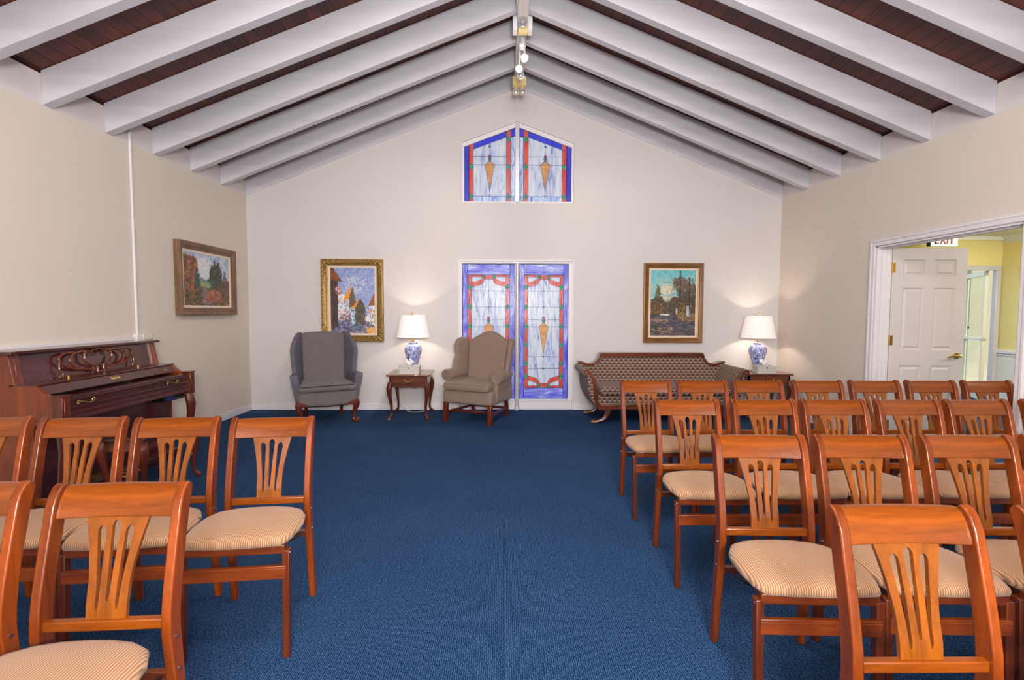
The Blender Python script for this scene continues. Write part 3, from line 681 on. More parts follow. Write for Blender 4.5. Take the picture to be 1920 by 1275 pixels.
# ------------------------------------------------------------ folding chairs
def prof_y(z):
    pts = [(0, 0.0), (0.18, -0.018), (0.36, -0.036), (0.46, -0.044), (0.54, -0.038), (0.64, -0.016), (0.74, 0.010), (0.80, 0.026), (0.835, 0.043), (0.855, 0.062)]
    for (a, ya), (c, yc) in zip(pts[:-1], pts[1:]):
        if z <= c: return ya + (yc - ya) * (z - a) / (c - a)
    return pts[-1][1]
def make_chair():
    t = thing('folding_chair', '', 'chair')
    S = 0.1875; w_ = 0.027
    for s_ in (-1, 1):
        zs = [0, 0.1, 0.2, 0.3, 0.4, 0.46, 0.52, 0.58, 0.64, 0.70, 0.76, 0.80, 0.825, 0.843, 0.853]
        path = [(prof_y(z), z) for z in zs]
        hw = [0.018, 0.02, 0.022, 0.024, 0.026, 0.027, 0.027, 0.026, 0.025, 0.025, 0.025, 0.025, 0.024, 0.020, 0.012]
        xa, xb = (S - w_, S) if s_ > 0 else (-S, -S + w_)
        b = B(); b.ribbon(path, hw, xa, xb, 'YZ')
        def splay(x, y, z, s_=s_): return (x + s_ * (0.0 if z > 0.5 else (0.5 - z) * 0.008), y, z)
        b.build('back_post', 'chair_z', t, bevel=0.004, xf=splay)
    # crest rail, slightly bowed back
    b = B(); n = 10
    hw = S - w_ + 0.004
    rows = [(0.768, -0.010), (0.785, -0.008), (0.82, 0.004), (0.842, 0.018), (0.850, 0.03)]
    vs = []; fs = []
    for i in range(n + 1):
        x = -hw + 2 * hw * i / n; bow = 0.012 * (1 - (x / hw) ** 2)
        for z, dy in rows: vs.append((x, prof_y(z) - 0.012 + bow + max(0, dy) * 0.3, z))
        for z, dy in reversed(rows): vs.append((x, prof_y(z) + 0.012 + bow + max(0, dy) * 0.3, z - (0.002 if z > 0.84 else 0)))
    k = 2 * len(rows)
    for i in range(n):
        for j in range(k): fs.append((i * k + j, i * k + (j + 1) % k, (i + 1) * k + (j + 1) % k, (i + 1) * k + j))
    fs += [tuple(range(k)), tuple(n * k + j for j in range(k - 1, -1, -1))]
    b.mesh(vs, fs).build('crest_rail', 'chair_x', t, bevel=0.003)
    b = B(); y = prof_y(0.485); b.box(-hw, hw, y - 0.014, y + 0.010, 0.470, 0.500); b.build('lower_rail', 'chair_x', t, bevel=0.004)
    # splat with three tapered slots, built by rows
    z0, z1 = 0.496, 0.772
    def halfw(u):   # u 0 bottom .. 1 top
        return 0.054 + 0.004 * u + 0.030 * max(0, (u - 0.35) / 0.65) ** 1.5
    slots = [(-1, 0.10, 0.90), (0, 0.18, 0.955), (1, 0.10, 0.90)]
    rows = 30; vs = []; fs = []
    us = sorted(set([0, 1] + [i / rows for i in range(rows + 1)] + [0.10, 0.18, 0.90, 0.955, 0.11, 0.19, 0.89, 0.945]))
    def edges(u):
        W_ = halfw(u); cs = []
        for c, a, bb_ in slots:
            uu = min(max(u, a), bb_)
            cc = c * (0.027 + 0.020 * max(0, uu - 0.2) ** 1.3)
            hw_ = 0.0045 + 0.0085 * (max(0, (uu - 0.25)) / 0.65) ** 1.3
            e = min(uu - a, bb_ - uu) / 0.05 
            hw_ *= math.sqrt(max(0.0, min(1, e))) if e < 1 else 1
            cs += [cc - hw_, cc + hw_]
        return [-W_] + cs + [W_]
    grid = []
    for u in us:
        z = z0 + (z1 - z0) * u; yy = prof_y(z) + 0.002; row = []
        bow = 0.010 * u
        for x in edges(u):
            row.append(len(vs)); vs.append((x, yy - 0.007 + bow, z)); vs.append((x, yy + 0.006 + bow, z))
        grid.append(row)
    def cell(i, j):
        a, b_, c, d = grid[i][j], grid[i][j + 1], grid[i + 1][j + 1], grid[i + 1][j]
        return a, b_, c, d
    nc = 7
    solid = {}
    for i in range(len(us) - 1):
        um = (us[i] + us[i + 1]) / 2
        for j in range(nc):
            sl = {1: 0, 3: 1, 5: 2}.get(j)
            solid[i, j] = not (sl is not None and slots[sl][1] < um < slots[sl][2])
    for (i, j), on in solid.items():
        if not on: continue
        a, b_, c, d = cell(i, j)
        fs.append((a, b_, c, d)); fs.append((a + 1, d + 1, c + 1, b_ + 1))
        if not solid.get((i, j - 1), False): fs.append((a, d, d + 1, a + 1))
        if not solid.get((i, j + 1), False): fs.append((b_, b_ + 1, c + 1, c))
        if not solid.get((i - 1, j), False): fs.append((a, a + 1, b_ + 1, b_))
        if not solid.get((i + 1, j), False): fs.append((d, c, c + 1, d + 1))
    B().mesh(vs, fs).build('splat', 'splat', t, smooth=True, angle=0.7)
    # seat: rounded cushion
    prof = [(-0.185, -0.452), (-0.10, -0.462), (0, -0.465), (0.10, -0.462), (0.185, -0.452), (0.206, -0.40), (0.214, -0.32), (0.214, -0.26), (0.205, -0.20), (0.180, -0.150), (0.13, -0.120), (0.07, -0.106), (0, -0.102)]
    prof = prof + [(-x, y) for x, y in reversed(prof[5:-1])]
    cx, cy = 0, -0.28; b = B(); vs = []; n = len(prof)
    lay = [(0.955, 0.445), (0.99, 0.452), (1.0, 0.463), (0.988, 0.474), (0.95, 0.482), (0.84, 0.489), (0.6, 0.495), (0.3, 0.498)]
    for s_, z in lay: vs += [(cx + (x - cx) * s_, cy + (y - cy) * s_, z) for x, y in prof]
    fs = [(i * n + j, i * n + (j + 1) % n, (i + 1) * n + (j + 1) % n, (i + 1) * n + j) for i in range(len(lay) - 1) for j in range(n)]
    fs += [tuple(range(n - 1, -1, -1)), tuple((len(lay) - 1) * n + j for j in range(n))]
    b.mesh(vs, fs).build('seat_cushion', 'seat', t, smooth=True, angle=1.2)
    b = B(); b.box(-0.19, 0.19, -0.442, -0.420, 0.412, 0.446); 
    for s_ in (-1, 1):
        b.hexa([(s_ * 0.172, -0.43, 0.415), (s_ * 0.19, -0.43, 0.415), (s_ * 0.125, -0.14, 0.415), (s_ * 0.143, -0.14, 0.415), (s_ * 0.172, -0.43, 0.446), (s_ * 0.19, -0.43, 0.446), (s_ * 0.125, -0.14, 0.446), (s_ * 0.143, -0.14, 0.446)])
    b.box(-0.14, 0.14, -0.155, -0.135, 0.415, 0.446); b.build('seat_frame', 'chair_low', t, bevel=0.003)
    for s_ in (-1, 1):
        b = B(); xo, xi = s_ * 0.2075, s_ * 0.181
        yt, yb = -0.43, -0.44
        v = []
        for z, yc, q in ((0.0, -0.452, 0.013), (0.425, -0.425, 0.018)):
            v.append([(xi, yc - q, z), (xo, yc - q, z), (xi, yc + q, z), (xo, yc + q, z)])
        b.hexa(v[0] + v[1])
        b.build('leg', 'chair_leg', t, bevel=0.003)
        # folding brace and pivot screw
        q = B(); q.tube([(s_ * 0.17, -0.30, 0.40), (s_ * 0.168, -0.2, 0.375), (s_ * 0.162, -0.08, 0.345)], [(0.009, 0.002)] * 3, 4); q.build('brace', 'black', t)
        for xs_, y, z in ((0.1885, prof_y(0.34), 0.34), (0.1885, prof_y(0.44), 0.44), (0.207, -0.428, 0.41)):
            q = B(); q.tube([(s_ * xs_, y, z), (s_ * (xs_ + 0.003), y, z)], 0.005, 8); q.build('pivot_screw', 'steel', t)
    b = B(); b.box(-0.195, 0.195, -0.452, -0.434, 0.315, 0.367); b.box(-0.195, 0.195, -0.455, -0.434, 0.355, 0.359); b.build('front_stretcher', 'chair_low', t, bevel=0.003)
    y = prof_y(0.32); b = B(); b.box(-0.165, 0.165, y - 0.01, y + 0.01, 0.305, 0.335); b.build('rear_stretcher', 'chair_low', t, bevel=0.003)
    return t
rows = {
 'R1': [(1.052, 1.328), (1.549, 1.324)],
 'R2': [(1.058, 2.108), (1.484, 2.107), (1.929, 2.105), (2.37, 2.104)],
 'R3': [(1.067, 2.971), (1.518, 2.972), (1.933, 2.973), (2.372, 2.974), (2.786, 2.974), (3.25, 2.975)],
 'R4': [(1.056, 3.799), (1.479, 3.802), (1.898, 3.805), (2.352, 3.808), (2.788, 3.811), (3.22, 3.815), (3.655, 3.818)],
 'L2': [(-2.44, 2.464), (-1.99, 2.464), (-1.548, 2.464), (-1.096, 2.463)],
 'L1': [(-1.595, 1.529), (-1.122, 1.522)]}
RN = {'R1': ('nearest row of the right block', 'right block, nearest row'), 'R2': ('second nearest row of the right block', 'right block, second row'),
      'R3': ('third nearest row of the right block', 'right block, third row'), 'R4': ('farthest row of the right block', 'right block, farthest row'),
      'L2': ('farther row of the left block', 'left block, farther row'), 'L1': ('nearest row of the left block', 'left block, nearest row')}
ROT = {'R1': 0, 'R2': -2.5, 'R3': 0, 'R4': 0, 'L2': 5.5, 'L1': 3}
ORD = ['on the aisle end', 'second from the aisle', 'third from the aisle', 'fourth from the aisle', 'fifth from the aisle', 'sixth from the aisle', 'seventh from the aisle']
proto = make_chair(); first = True
jit = random.Random(3)
for k, lst in rows.items():
    if k[0] == 'L': lst = list(reversed(lst))
    for i, (x, y) in enumerate(lst):
        if first: c = proto; first = False
        else: c = copy_tree(proto)
        c.location = (x, y - 0.062, 0); c.rotation_euler.z = math.radians(ROT[k] + jit.uniform(-0.8, 0.8))
        c['label'] = 'cherry folding chair %s, %s' % (ORD[i], RN[k][0])
        c['group'] = 'folding chairs, ' + RN[k][1]

# ------------------------------------------------------------ cabriole leg
def cab(b, x, y, h, dx, dy, r=1.0, k=10, foot=True):
    P = [(1.0, 0.0, 0.030), (0.93, 0.008, 0.036), (0.84, 0.020, 0.038), (0.72, 0.018, 0.031), (0.55, 0.004, 0.024), (0.38, -0.012, 0.018), (0.22, -0.018, 0.0145), (0.12, -0.012, 0.015), (0.07, 0.006, 0.021), (0.035, 0.022, 0.026), (0.012, 0.028, 0.024), (0.0, 0.026, 0.018)]
    b.tube([(x + dx * o * r, y + dy * o * r, h * f) for f, o, q in P], [q * r for f, o, q in P], k)

# ------------------------------------------------------------ end tables, lamps, tissue boxes
def end_table(loc, W_, Dp, label, tw=0.0):
    t = thing('end_table', label, 'table', loc, tw, 'end tables beneath the lamps'); H_ = 0.57
    # top with shaped corners
    hx, hy = W_ / 2, Dp / 2; c = 0.03
    out = [(-hx + c, -hy), (hx - c, -hy), (hx - c * 0.4, -hy + c * 0.4), (hx, -hy + c), (hx, hy - c), (hx - c * .4, hy - c * .4), (hx - c, hy), (-hx + c, hy), (-hx + c * .4, hy - c * .4), (-hx, hy - c), (-hx, -hy + c), (-hx + c * .4, -hy + c * .4)]
    b = B(); b.prism(out, H_ - 0.022, H_, 'XY'); b.build('tabletop', 'mahog', t, bevel=0.007, seg=3)
    ix, iy = hx - 0.04, hy - 0.04
    b = B(); z0, z1 = 0.43, H_ - 0.022
    b.box(-ix, -ix + 0.018, -iy, iy, z0, z1); b.box(ix - 0.018, ix, -iy, iy, z0, z1); b.box(-ix, ix, iy - 0.018, iy, z0, z1); b.box(-ix, ix, -iy + 0.004, -iy + 0.02, z0, z1)
    pts = [(-ix, z1 - 0.11)] + [(-ix + 2 * ix * i / 24, 0.432 - 0.018 * math.sin(PI * i / 24) ** 0.5 - 0.012 * abs(math.cos(3 * PI * i / 24))) for i in range(25)] + [(ix, z1 - 0.11)]
    b.prism([(p[0], p[1]) for p in pts], -iy, -iy + 0.02)
    b.build('apron', 'mahog', t)
    b = B(); b.box(-ix + 0.045, ix - 0.045, -iy - 0.006, -iy + 0.05, 0.452, 0.535); d = b.build('drawer', 'mahog', t, bevel=0.003)
    b = B(); yy = -iy - 0.006; sp = 0.045; zc = 0.508
    for s_ in (-1, 1): b.tube([(s_ * sp, yy, zc), (s_ * sp, yy - 0.006, zc), (s_ * sp, yy - 0.02, zc)], [0.013, 0.012, 0.006], 10)
    b.tube([(sp * math.cos(PI * i / 8) * 1.05, yy - 0.018, zc - 0.028 * math.sin(PI * i / 8) ** 0.7) for i in range(9)], 0.0055, 8)
    b.build('bail_pull', 'brass', d, smooth=True)
    for sx in (-1, 1):
        for sy in (-1, 1):
            b = B(); cab(b, sx * (ix - 0.012), sy * (iy - 0.012), 0.47, sx * 0.75, sy * 0.75, 0.95)
            b.box(sx * ix - 0.03 if sx > 0 else -ix, sx * ix if sx > 0 else -ix + 0.03, sy * iy - 0.03 if sy > 0 else -iy, sy * iy if sy > 0 else -iy + 0.03, 0.44, z1)
            b.build('leg', 'leg_red', t, smooth=True)
    return t
end_table((-1.203, 6.66, 0), 0.55, 0.62, 'mahogany end table with one drawer, between the two wing chairs', math.radians(2))
end_table((3.44, 6.74, 0), 0.62, 0.50, 'mahogany end table with drawer in the right corner beside the sofa')
def table_lamp(x, y, label):
    t = thing('table_lamp', label, 'lamp', (x, y, 0.57), 0, 'blue and white porcelain table lamps')
    B().lathe([(0.075, 0), (0.078, 0.008), (0.06, 0.018), (0.056, 0.024)], k=28).build('lamp_base', 'leg_red', t, smooth=True)
    B().lathe([(0.052, 0.022), (0.056, 0.05), (0.064, 0.10), (0.083, 0.17), (0.105, 0.235), (0.116, 0.28), (0.112, 0.315), (0.092, 0.345), (0.062, 0.36), (0.055, 0.375), (0.06, 0.382), (0.04, 0.39), (0.012, 0.392)], k=32).build('vase_body', 'china', t, smooth=True, angle=1.5)
    b = B(); b.rod((0, 0, 0.39), (0, 0, 0.76), 0.006); b.lathe([(0.016, 0.39), (0.018, 0.41), (0.01, 0.425)], k=14); b.rod((-0.05, 0, 0.742), (0.05, 0, 0.742), 0.003); b.build('stem', 'oldbrass', t, smooth=True)
    b = B(); b.ball((0, 0, 0.772), 0.014); b.build('finial', 'brass', t, smooth=True)
    k = 40; z0, z1, r0, r1 = 0.452, 0.738, 0.219, 0.162
    b = B(); pr = [(r0, z0), (r1, z1)]
    vs = [(r * math.cos(2 * PI * j / k), r * math.sin(2 * PI * j / k), z) for r, z in ((r0, z0), (r1, z1), (r1 - 0.002, z1), (r0 - 0.002, z0))for j in range(k)]
    fs = [(i * k + j, i * k + (j + 1) % k, ((i + 1) % 4) * k + (j + 1) % k, ((i + 1) % 4) * k + j) for i in range(4) for j in range(k)]
    b.mesh(vs, fs).build('lamp_shade', 'shade', t, smooth=True)
    b = B()
    for a in (0, 2 * PI / 3, 4 * PI / 3): b.rod((0, 0, z1 - 0.012), (r1 * math.cos(a + .5), r1 * math.sin(a + .5), z1 - 0.004), 0.002, 6)
    b.build('shade_spider', 'oldbrass', t)
    B().lathe([(0.012, 0.48), (0.03, 0.54), (0.033, 0.57), (0.02, 0.605), (0.001, 0.615)], k=16).build('bulb', 'bulb', t, smooth=True)
    light('POINT', 'table_lamp_light', (x, y, 0.57 + 0.575), 70, (1.0, 0.86, 0.72), size=0.035)
table_lamp(-1.19, 6.74, 'lit table lamp, blue and white jar base, between the two wing chairs')
table_lamp(3.39, 6.76, 'lit table lamp, blue and white jar base, in the right corner beside the sofa')
def tissue_box(x, y, label, w_=0.25):
    t = thing('tissue_box', label, 'tissue box', (x, y, 0.57), 0, 'tissue boxes on the end tables')
    b = B(); b.box(-w_ / 2, w_ / 2, -0.065, 0.065, 0, 0.092); b.build('box_body', 'wbox', t, bevel=0.002)
    b = B(); b.box(-w_ / 2 - 0.003, w_ / 2 + 0.003, -0.068, 0.068, 0.092, 0.106); b.build('lid', 'wbox', t, bevel=0.002)
    b = B(); b.ball((0, -0.07, 0.078), 0.011, 8, 1, 0.4); b.build('clasp', 'oldbrass', t)
    b = B(); rn = random.Random(int(x * 10)); n, m_ = 11, 5; vs = []
    for i in range(n):
        for j in range(m_):
            u = i / (n - 1) - 0.5; v = j / (m_ - 1)
            vs.append((u * (0.06 + 0.07 * v) + 0.012 * math.sin(5 * v + i), 0.012 * math.sin(i * 2.1) * (0.4 + v), 0.10 + v * (0.085 + 0.02 * math.sin(i * 1.3)) - 0.05 * abs(u) * v))
    fs = [(i * m_ + j, (i + 1) * m_ + j, (i + 1) * m_ + j + 1, i * m_ + j + 1) for i in range(n - 1) for j in range(m_ - 1)]
    o = b.mesh(vs, fs).build('tissue', 'tissue', t, smooth=True); md = o.modifiers.new('s', 'SOLIDIFY'); md.thickness = 0.001
tissue_box(-1.19, 6.50, 'woven grey tissue box in front of the lamp between the wing chairs')
tissue_box(3.40, 6.585, 'woven grey tissue box in front of the lamp in the right corner')
cordp = [(-1.10, 6.97, 0.5), (-1.07, 6.98, 0.35), (-1.03, 6.98, 0.18), (-1.05, 6.96, 0.04), (-1.10, 6.9, 0.008), (-1.25, 6.86, 0.01), (-1.36, 6.88, 0.07), (-1.43, 6.93, 0.17), (-1.45, 6.98, 0.26), (-1.46, 7.02, 0.3)]
def smoothpath(p, n=5):
    out = []
    for i in range(len(p) - 1):
        a, b_, c, d = [Vector(p[max(0, min(len(p) - 1, i + q))]) for q in (-1, 0, 1, 2)]
        for j in range(n):
            t_ = j / n; out.append(0.5 * ((2 * b_) + (c - a) * t_ + (2 * a - 5 * b_ + 4 * c - d) * t_ ** 2 + (3 * b_ - a - 3 * c + d) * t_ ** 3))
    out.append(Vector(p[-1])); return out
tag(B().tube(smoothpath(cordp), 0.0035, 6).build('lamp_cord', 'cream', smooth=True), 'thin pale lamp cord looping to the floor behind the end table between the wing chairs', 'cord')

# ------------------------------------------------------------ wing chairs
def brown_wing():
    t = thing('wing_chair', 'tan wing chair with rolled arms and camel back, in front of the stained glass', 'armchair', (-0.31, 6.44, 0), math.radians(-25))
    b = B(); b.box(-0.335, 0.335, -0.33, 0.30, 0.235, 0.405); b.build('seat_base', 'tan', t, bevel=0.035, seg=4)
    b = B()
    n = 8; b.hexa([(-0.315, -0.37, 0.405), (0.315, -0.37, 0.405), (-0.27, 0.2, 0.40), (0.27, 0.2, 0.40), (-0.315, -0.37, 0.50), (0.315, -0.37, 0.50), (-0.27, 0.2, 0.51), (0.27, 0.2, 0.51)])
    cu = b.build('seat_cushion', 'tan', t, bevel=0.035, seg=4)
    loop = [(-0.312, -0.372), (0.312, -0.372)]
    b = B(); b.rod((-0.285, -0.366, 0.487), (0.285, -0.366, 0.487), 0.005, 8); b.rod((-0.285, -0.366, 0.418), (0.285, -0.366, 0.418), 0.005, 8); b.build('piping', 'tan', cu, smooth=True)
    # back: camel top
    pts = [(-0.245, 0.30), (0.245, 0.30)] + [(0.29 - 0.58 * i / 16, 0.985 + 0.12 * math.sin(PI * (i / 16)) ** 1.5) for i in range(17)]
    sl = lambda x, y, z: (x, y + (z - 0.4) * 0.20, z)
    b = B(); b.prism(pts, 0.12, 0.235); b.build('backrest', 'tan', t, bevel=0.04, seg=4, xf=sl)
    # wings
    for s_ in (-1, 1):
        w_ = [(-0.02, 0.53), (-0.045, 0.62), (-0.035, 0.72), (-0.01, 0.80), (-0.03, 0.88), (-0.03, 0.95), (0.01, 1.005), (0.07, 1.025), (0.16, 1.01), (0.20, 0.95), (0.20, 0.5)]
        def xf(x, y, z, s_=s_):
            y2 = y + (z - 0.4) * 0.20
            return (x + s_ * (0.02 + (0.22 - y) * 0.30 + (z - 0.5) * 0.06), y2, z)
        b = B(); b.prism(w_, s_ * 0.235, s_ * 0.30, 'YZ'); b.build('wing', 'tan', t, bevel=0.026, seg=4, xf=xf)
        # arm
        b = B(); b.tube([(s_ * 0.345, -0.22, 0.565), (s_ * 0.345, -0.21, 0.567), (s_ * 0.335, 0.0, 0.568), (s_ * 0.31, 0.22, 0.568)], [0.072, 0.075, 0.066, 0.055], 18)
        b.build('arm_roll', 'tan', t, bevel=0.012, seg=3)
        b = B(); b.hexa([(s_ * 0.28, -0.20, 0.26), (s_ * 0.35, -0.20, 0.26), (s_ * 0.26, 0.28, 0.26), (s_ * 0.32, 0.28, 0.26), (s_ * 0.30, -0.20, 0.57), (s_ * 0.365, -0.20, 0.57), (s_ * 0.27, 0.28, 0.57), (s_ * 0.335, 0.28, 0.57)]); b.build('arm_panel', 'tan', t, bevel=0.015, seg=3)
    for sx in (-1, 1):
        b = B(); b.box(sx * 0.305 - 0.026, sx * 0.305 + 0.026, -0.325, -0.273, 0, 0.25); b.build('leg', 'leg_red', t, bevel=0.004)
        b = B(); b.hexa([(sx * 0.24 - 0.02, 0.30, 0), (sx * 0.24 + 0.02, 0.30, 0), (sx * 0.24 - 0.02, 0.34, 0), (sx * 0.24 + 0.02, 0.34, 0), (sx * 0.26 - 0.022, 0.24, 0.25), (sx * 0.26 + 0.022, 0.24, 0.25), (sx * 0.26 - 0.022, 0.285, 0.25), (sx * 0.26 + 0.022, 0.285, 0.25)]); b.build('leg', 'leg_red', t, bevel=0.003)
        b = B(); b.hexa([(sx * 0.305 - 0.01, -0.28, 0.10), (sx * 0.305 + 0.01, -0.28, 0.10), (sx * 0.25 - 0.01, 0.30, 0.10), (sx * 0.25 + 0.01, 0.30, 0.10), (sx * 0.305 - 0.01, -0.28, 0.13), (sx * 0.305 + 0.01, -0.28, 0.13), (sx * 0.25 - 0.01, 0.30, 0.13), (sx * 0.25 + 0.01, 0.30, 0.13)]); b.build('stretcher', 'leg_red', t)
    b = B(); b.box(-0.30, 0.30, -0.13, -0.11, 0.10, 0.13); b.build('stretcher', 'leg_red', t)
    b = B(); b.box(-0.24, 0.24, 0.28, 0.298, 0.10, 0.13); b.build('stretcher', 'leg_red', t)
brown_wing()
def grey_wing():
    t = thing('wing_chair', 'grey pinstriped wing chair on carved cabriole legs, left of the lamp table', 'armchair', (-2.23, 6.41, 0), math.radians(24))
    b = B()
    pts = [(-0.33, 0.40), (-0.33, 0.27)] + [(-0.33 + 0.66 * i / 12, 0.245 - 0.02 * math.sin(PI * i / 12)) for i in range(13)] + [(0.33, 0.27), (0.33, 0.40)]
    b.prism(pts, -0.33, 0.28); b.build('seat_base', 'pin', t, bevel=0.02, seg=3)
    b = B(); b.prism([(-0.30, 0.238), (0.30, 0.238), (0.30, 0.225), (0, 0.212), (-0.30, 0.225)], -0.31, 0.25); b.build('dust_cover', 'darkcloth', t)
    b = B(); b.hexa([(-0.33, -0.37, 0.40), (0.33, -0.37, 0.41), (-0.26, 0.18, 0.40), (0.26, 0.18, 0.40), (-0.33, -0.37, 0.475), (0.33, -0.37, 0.485), (-0.26, 0.18, 0.50), (0.26, 0.18, 0.50)])
    cu = b.build('seat_cushion', 'pin', t, bevel=0.03, seg=4)
    b = B(); b.rod((-0.305, -0.368, 0.468), (0.305, -0.368, 0.478), 0.0045, 8); b.build('piping', 'darkcloth', cu, smooth=True)
    sl = lambda x, y, z: (x, y + (z - 0.4) * 0.2, z)
    b = B(); b.prism([(-0.245, 0.35), (0.245, 0.35), (0.265, 1.06), (0.22, 1.088), (0, 1.10), (-0.22, 1.088), (-0.265, 1.06)], 0.10, 0.215); b.build('backrest', 'pin', t, bevel=0.03, seg=4, xf=sl)
    for s_ in (-1, 1):
        w_ = [(0.0, 0.46), (-0.03, 0.60), (-0.02, 0.70), (-0.05, 0.80), (-0.07, 0.88), (-0.05, 0.96), (0.02, 1.04), (0.10, 1.09), (0.17, 1.09), (0.20, 1.05), (0.20, 0.5)]
        def xf(x, y, z, s_=s_):
            return (x + s_ * (0.0 + (0.2 - y) * 0.38 + 0.02 * math.sin((z - 0.5) * 6)), y + (z - 0.4) * 0.2, z)
        b = B(); b.prism(w_, s_ * 0.235, s_ * 0.29, 'YZ'); b.build('wing', 'greyfab', t, bevel=0.022, seg=4, xf=xf)
        ar = [(-0.24, 0.26), (-0.27, 0.45), (-0.275, 0.585), (-0.26, 0.605), (0.0, 0.60), (0.26, 0.60), (0.26, 0.26)]
        def xg(x, y, z, s_=s_): return (x + s_ * ((z - 0.25) * 0.17 - (y + 0.27) * 0.12), y, z)
        b = B(); b.prism(ar, s_ * 0.275, s_ * 0.36, 'YZ'); b.build('arm', 'greyfab', t, bevel=0.018, seg=3, xf=xg)
    for sx in (-1, 1):
        b = B(); cab(b, sx * 0.31, -0.28, 0.29, sx * 0.8, -0.8, 1.15)
        b.ball((sx * 0.335, -0.305, 0.028), 0.034, 10, 1.1, 1.1, 0.8)
        b.prism([(sx * 0.35, 0.25), (sx * 0.35, 0.29), (sx * 0.30, 0.285), (sx * 0.22, 0.25), (sx * 0.21, 0.235), (sx * 0.27, 0.235)], -0.345, -0.30)
        b.build('leg', 'leg_red', t, smooth=True)
        b = B(); b.tube([(sx * 0.23, 0.24, 0.26), (sx * 0.22, 0.27, 0.14), (sx * 0.215, 0.31, 0.03), (sx * 0.215, 0.32, 0)], [0.024, 0.02, 0.022, 0.028], 8); b.build('leg', 'leg_red', t, smooth=True)
grey_wing()

# ------------------------------------------------------------ sofa
def sofa():
    t = thing('sofa', 'long brown patterned sofa with scrolled arms and mahogany trim, under the right painting', 'sofa', (1.965, 6.42, 0))
    # half outline of the back (x, z): flat top then swoop to the arm
    hx = 0.675
    sw = curve((hx, 0.815), (hx + 0.01, 0.70), (hx + 0.10, 0.655), (hx + 0.18, 0.665), 10) + [(hx + 0.25, 0.69), (hx + 0.30, 0.70)]
    outl = [(-x, z) for x, z in reversed(sw)] + sw
    b = B(); b.prism(outl + [(0.88, 0.30), (-0.88, 0.30)], 0.33, 0.43); b.build('backrest', 'sofafab', t, bevel=0.008, seg=2)
    b = B(); b.ribbon([(-hx - 0.012, 0.795), (hx + 0.012, 0.795)], 0.027, 0.30, 0.44)
    b.ribbon([(hx, 0.80)] + [(x, z) for x, z in sw[1:]], [0.017] * 5 + [0.014] * (len(sw) - 5), 0.30, 0.44)
    b.ribbon([(-hx, 0.80)] + [(-x, z) for x, z in sw[1:]], [0.017] * 5 + [0.014] * (len(sw) - 5), 0.30, 0.44)
    b.build('back_trim', 'mahog', t, bevel=0.006, seg=2)
    b = B(); b.box(-0.84, 0.84, -0.30, 0.34, 0.235, 0.35); b.build('seat_base', 'sofafab', t, bevel=0.02, seg=3)
    b = B(); b.box(-0.80, 0.80, -0.32, 0.33, 0.35, 0.455); b.build('seat_cushion', 'sofafab', t, bevel=0.035, seg=4)
    b = B(); b.box(-0.82, 0.82, -0.325, -0.29, 0.185, 0.245); b.box(-0.82, 0.82, 0.33, 0.37, 0.185, 0.30); b.build('seat_rail', 'mahog', t, bevel=0.006)
    for s_ in (-1, 1):
        inner = [(0.80, 0.21), (0.835, 0.30), (0.845, 0.40), (0.86, 0.50), (0.895, 0.59), (0.935, 0.645), (0.975, 0.672)]
        scr = [(0.975 + 0.042 * math.sin(a), 0.632 + 0.042 * math.cos(a)) for a in [0, 0.6, 1.2, 1.8, 2.4, 3.0, 3.6]]
        outer = [(0.96, 0.585), (0.945, 0.52), (0.94, 0.44), (0.925, 0.36), (0.89, 0.28), (0.84, 0.205)]
        pts = [(s_ * x, z) for x, z in inner + scr + outer]
        b = B(); b.prism(pts, -0.30, 0.40); b.build('arm', 'sofafab', t, bevel=0.006, smooth=True)
        path = [(0.955, 0.612), (0.975, 0.605), (0.995, 0.625), (0.99, 0.652), (0.965, 0.66), (0.93, 0.635), (0.89, 0.575), (0.868, 0.50), (0.857, 0.40), (0.85, 0.30), (0.825, 0.235), (0.78, 0.205), (0.72, 0.205)]
        b = B(); b.ribbon([(s_ * x, z) for x, z in path], [0.010, 0.011, 0.012, 0.013, 0.015, 0.018, 0.020, 0.021, 0.022, 0.024, 0.026, 0.028, 0.028], -0.33, -0.29); b.build('arm_trim', 'mahog', t, bevel=0.004)
        for y, dy in ((-0.26, 0), (0.33, 0)):
            b = B(); x0 = 0.70
            b.tube([(s_ * x, y, z) for x, z in ((0.66, 0.195), (0.685, 0.165), (0.70, 0.12), (0.725, 0.075), (0.765, 0.045), (0.81, 0.032), (0.85, 0.024), (0.88, 0.02))], [(0.04, 0.04), (0.038, 0.038), (0.032, 0.032), (0.027, 0.028), (0.024, 0.026), (0.022, 0.024), (0.024, 0.024), (0.019, 0.02)], 10)
            lg = b.build('leg', 'mahog', t, smooth=True)
            b = B(); b.ball((s_ * 0.868, y, 0.024), 0.024, 10, 1.6, 1.2, 1.0); b.build('paw_foot', 'pawgilt', lg, smooth=True)
sofa()

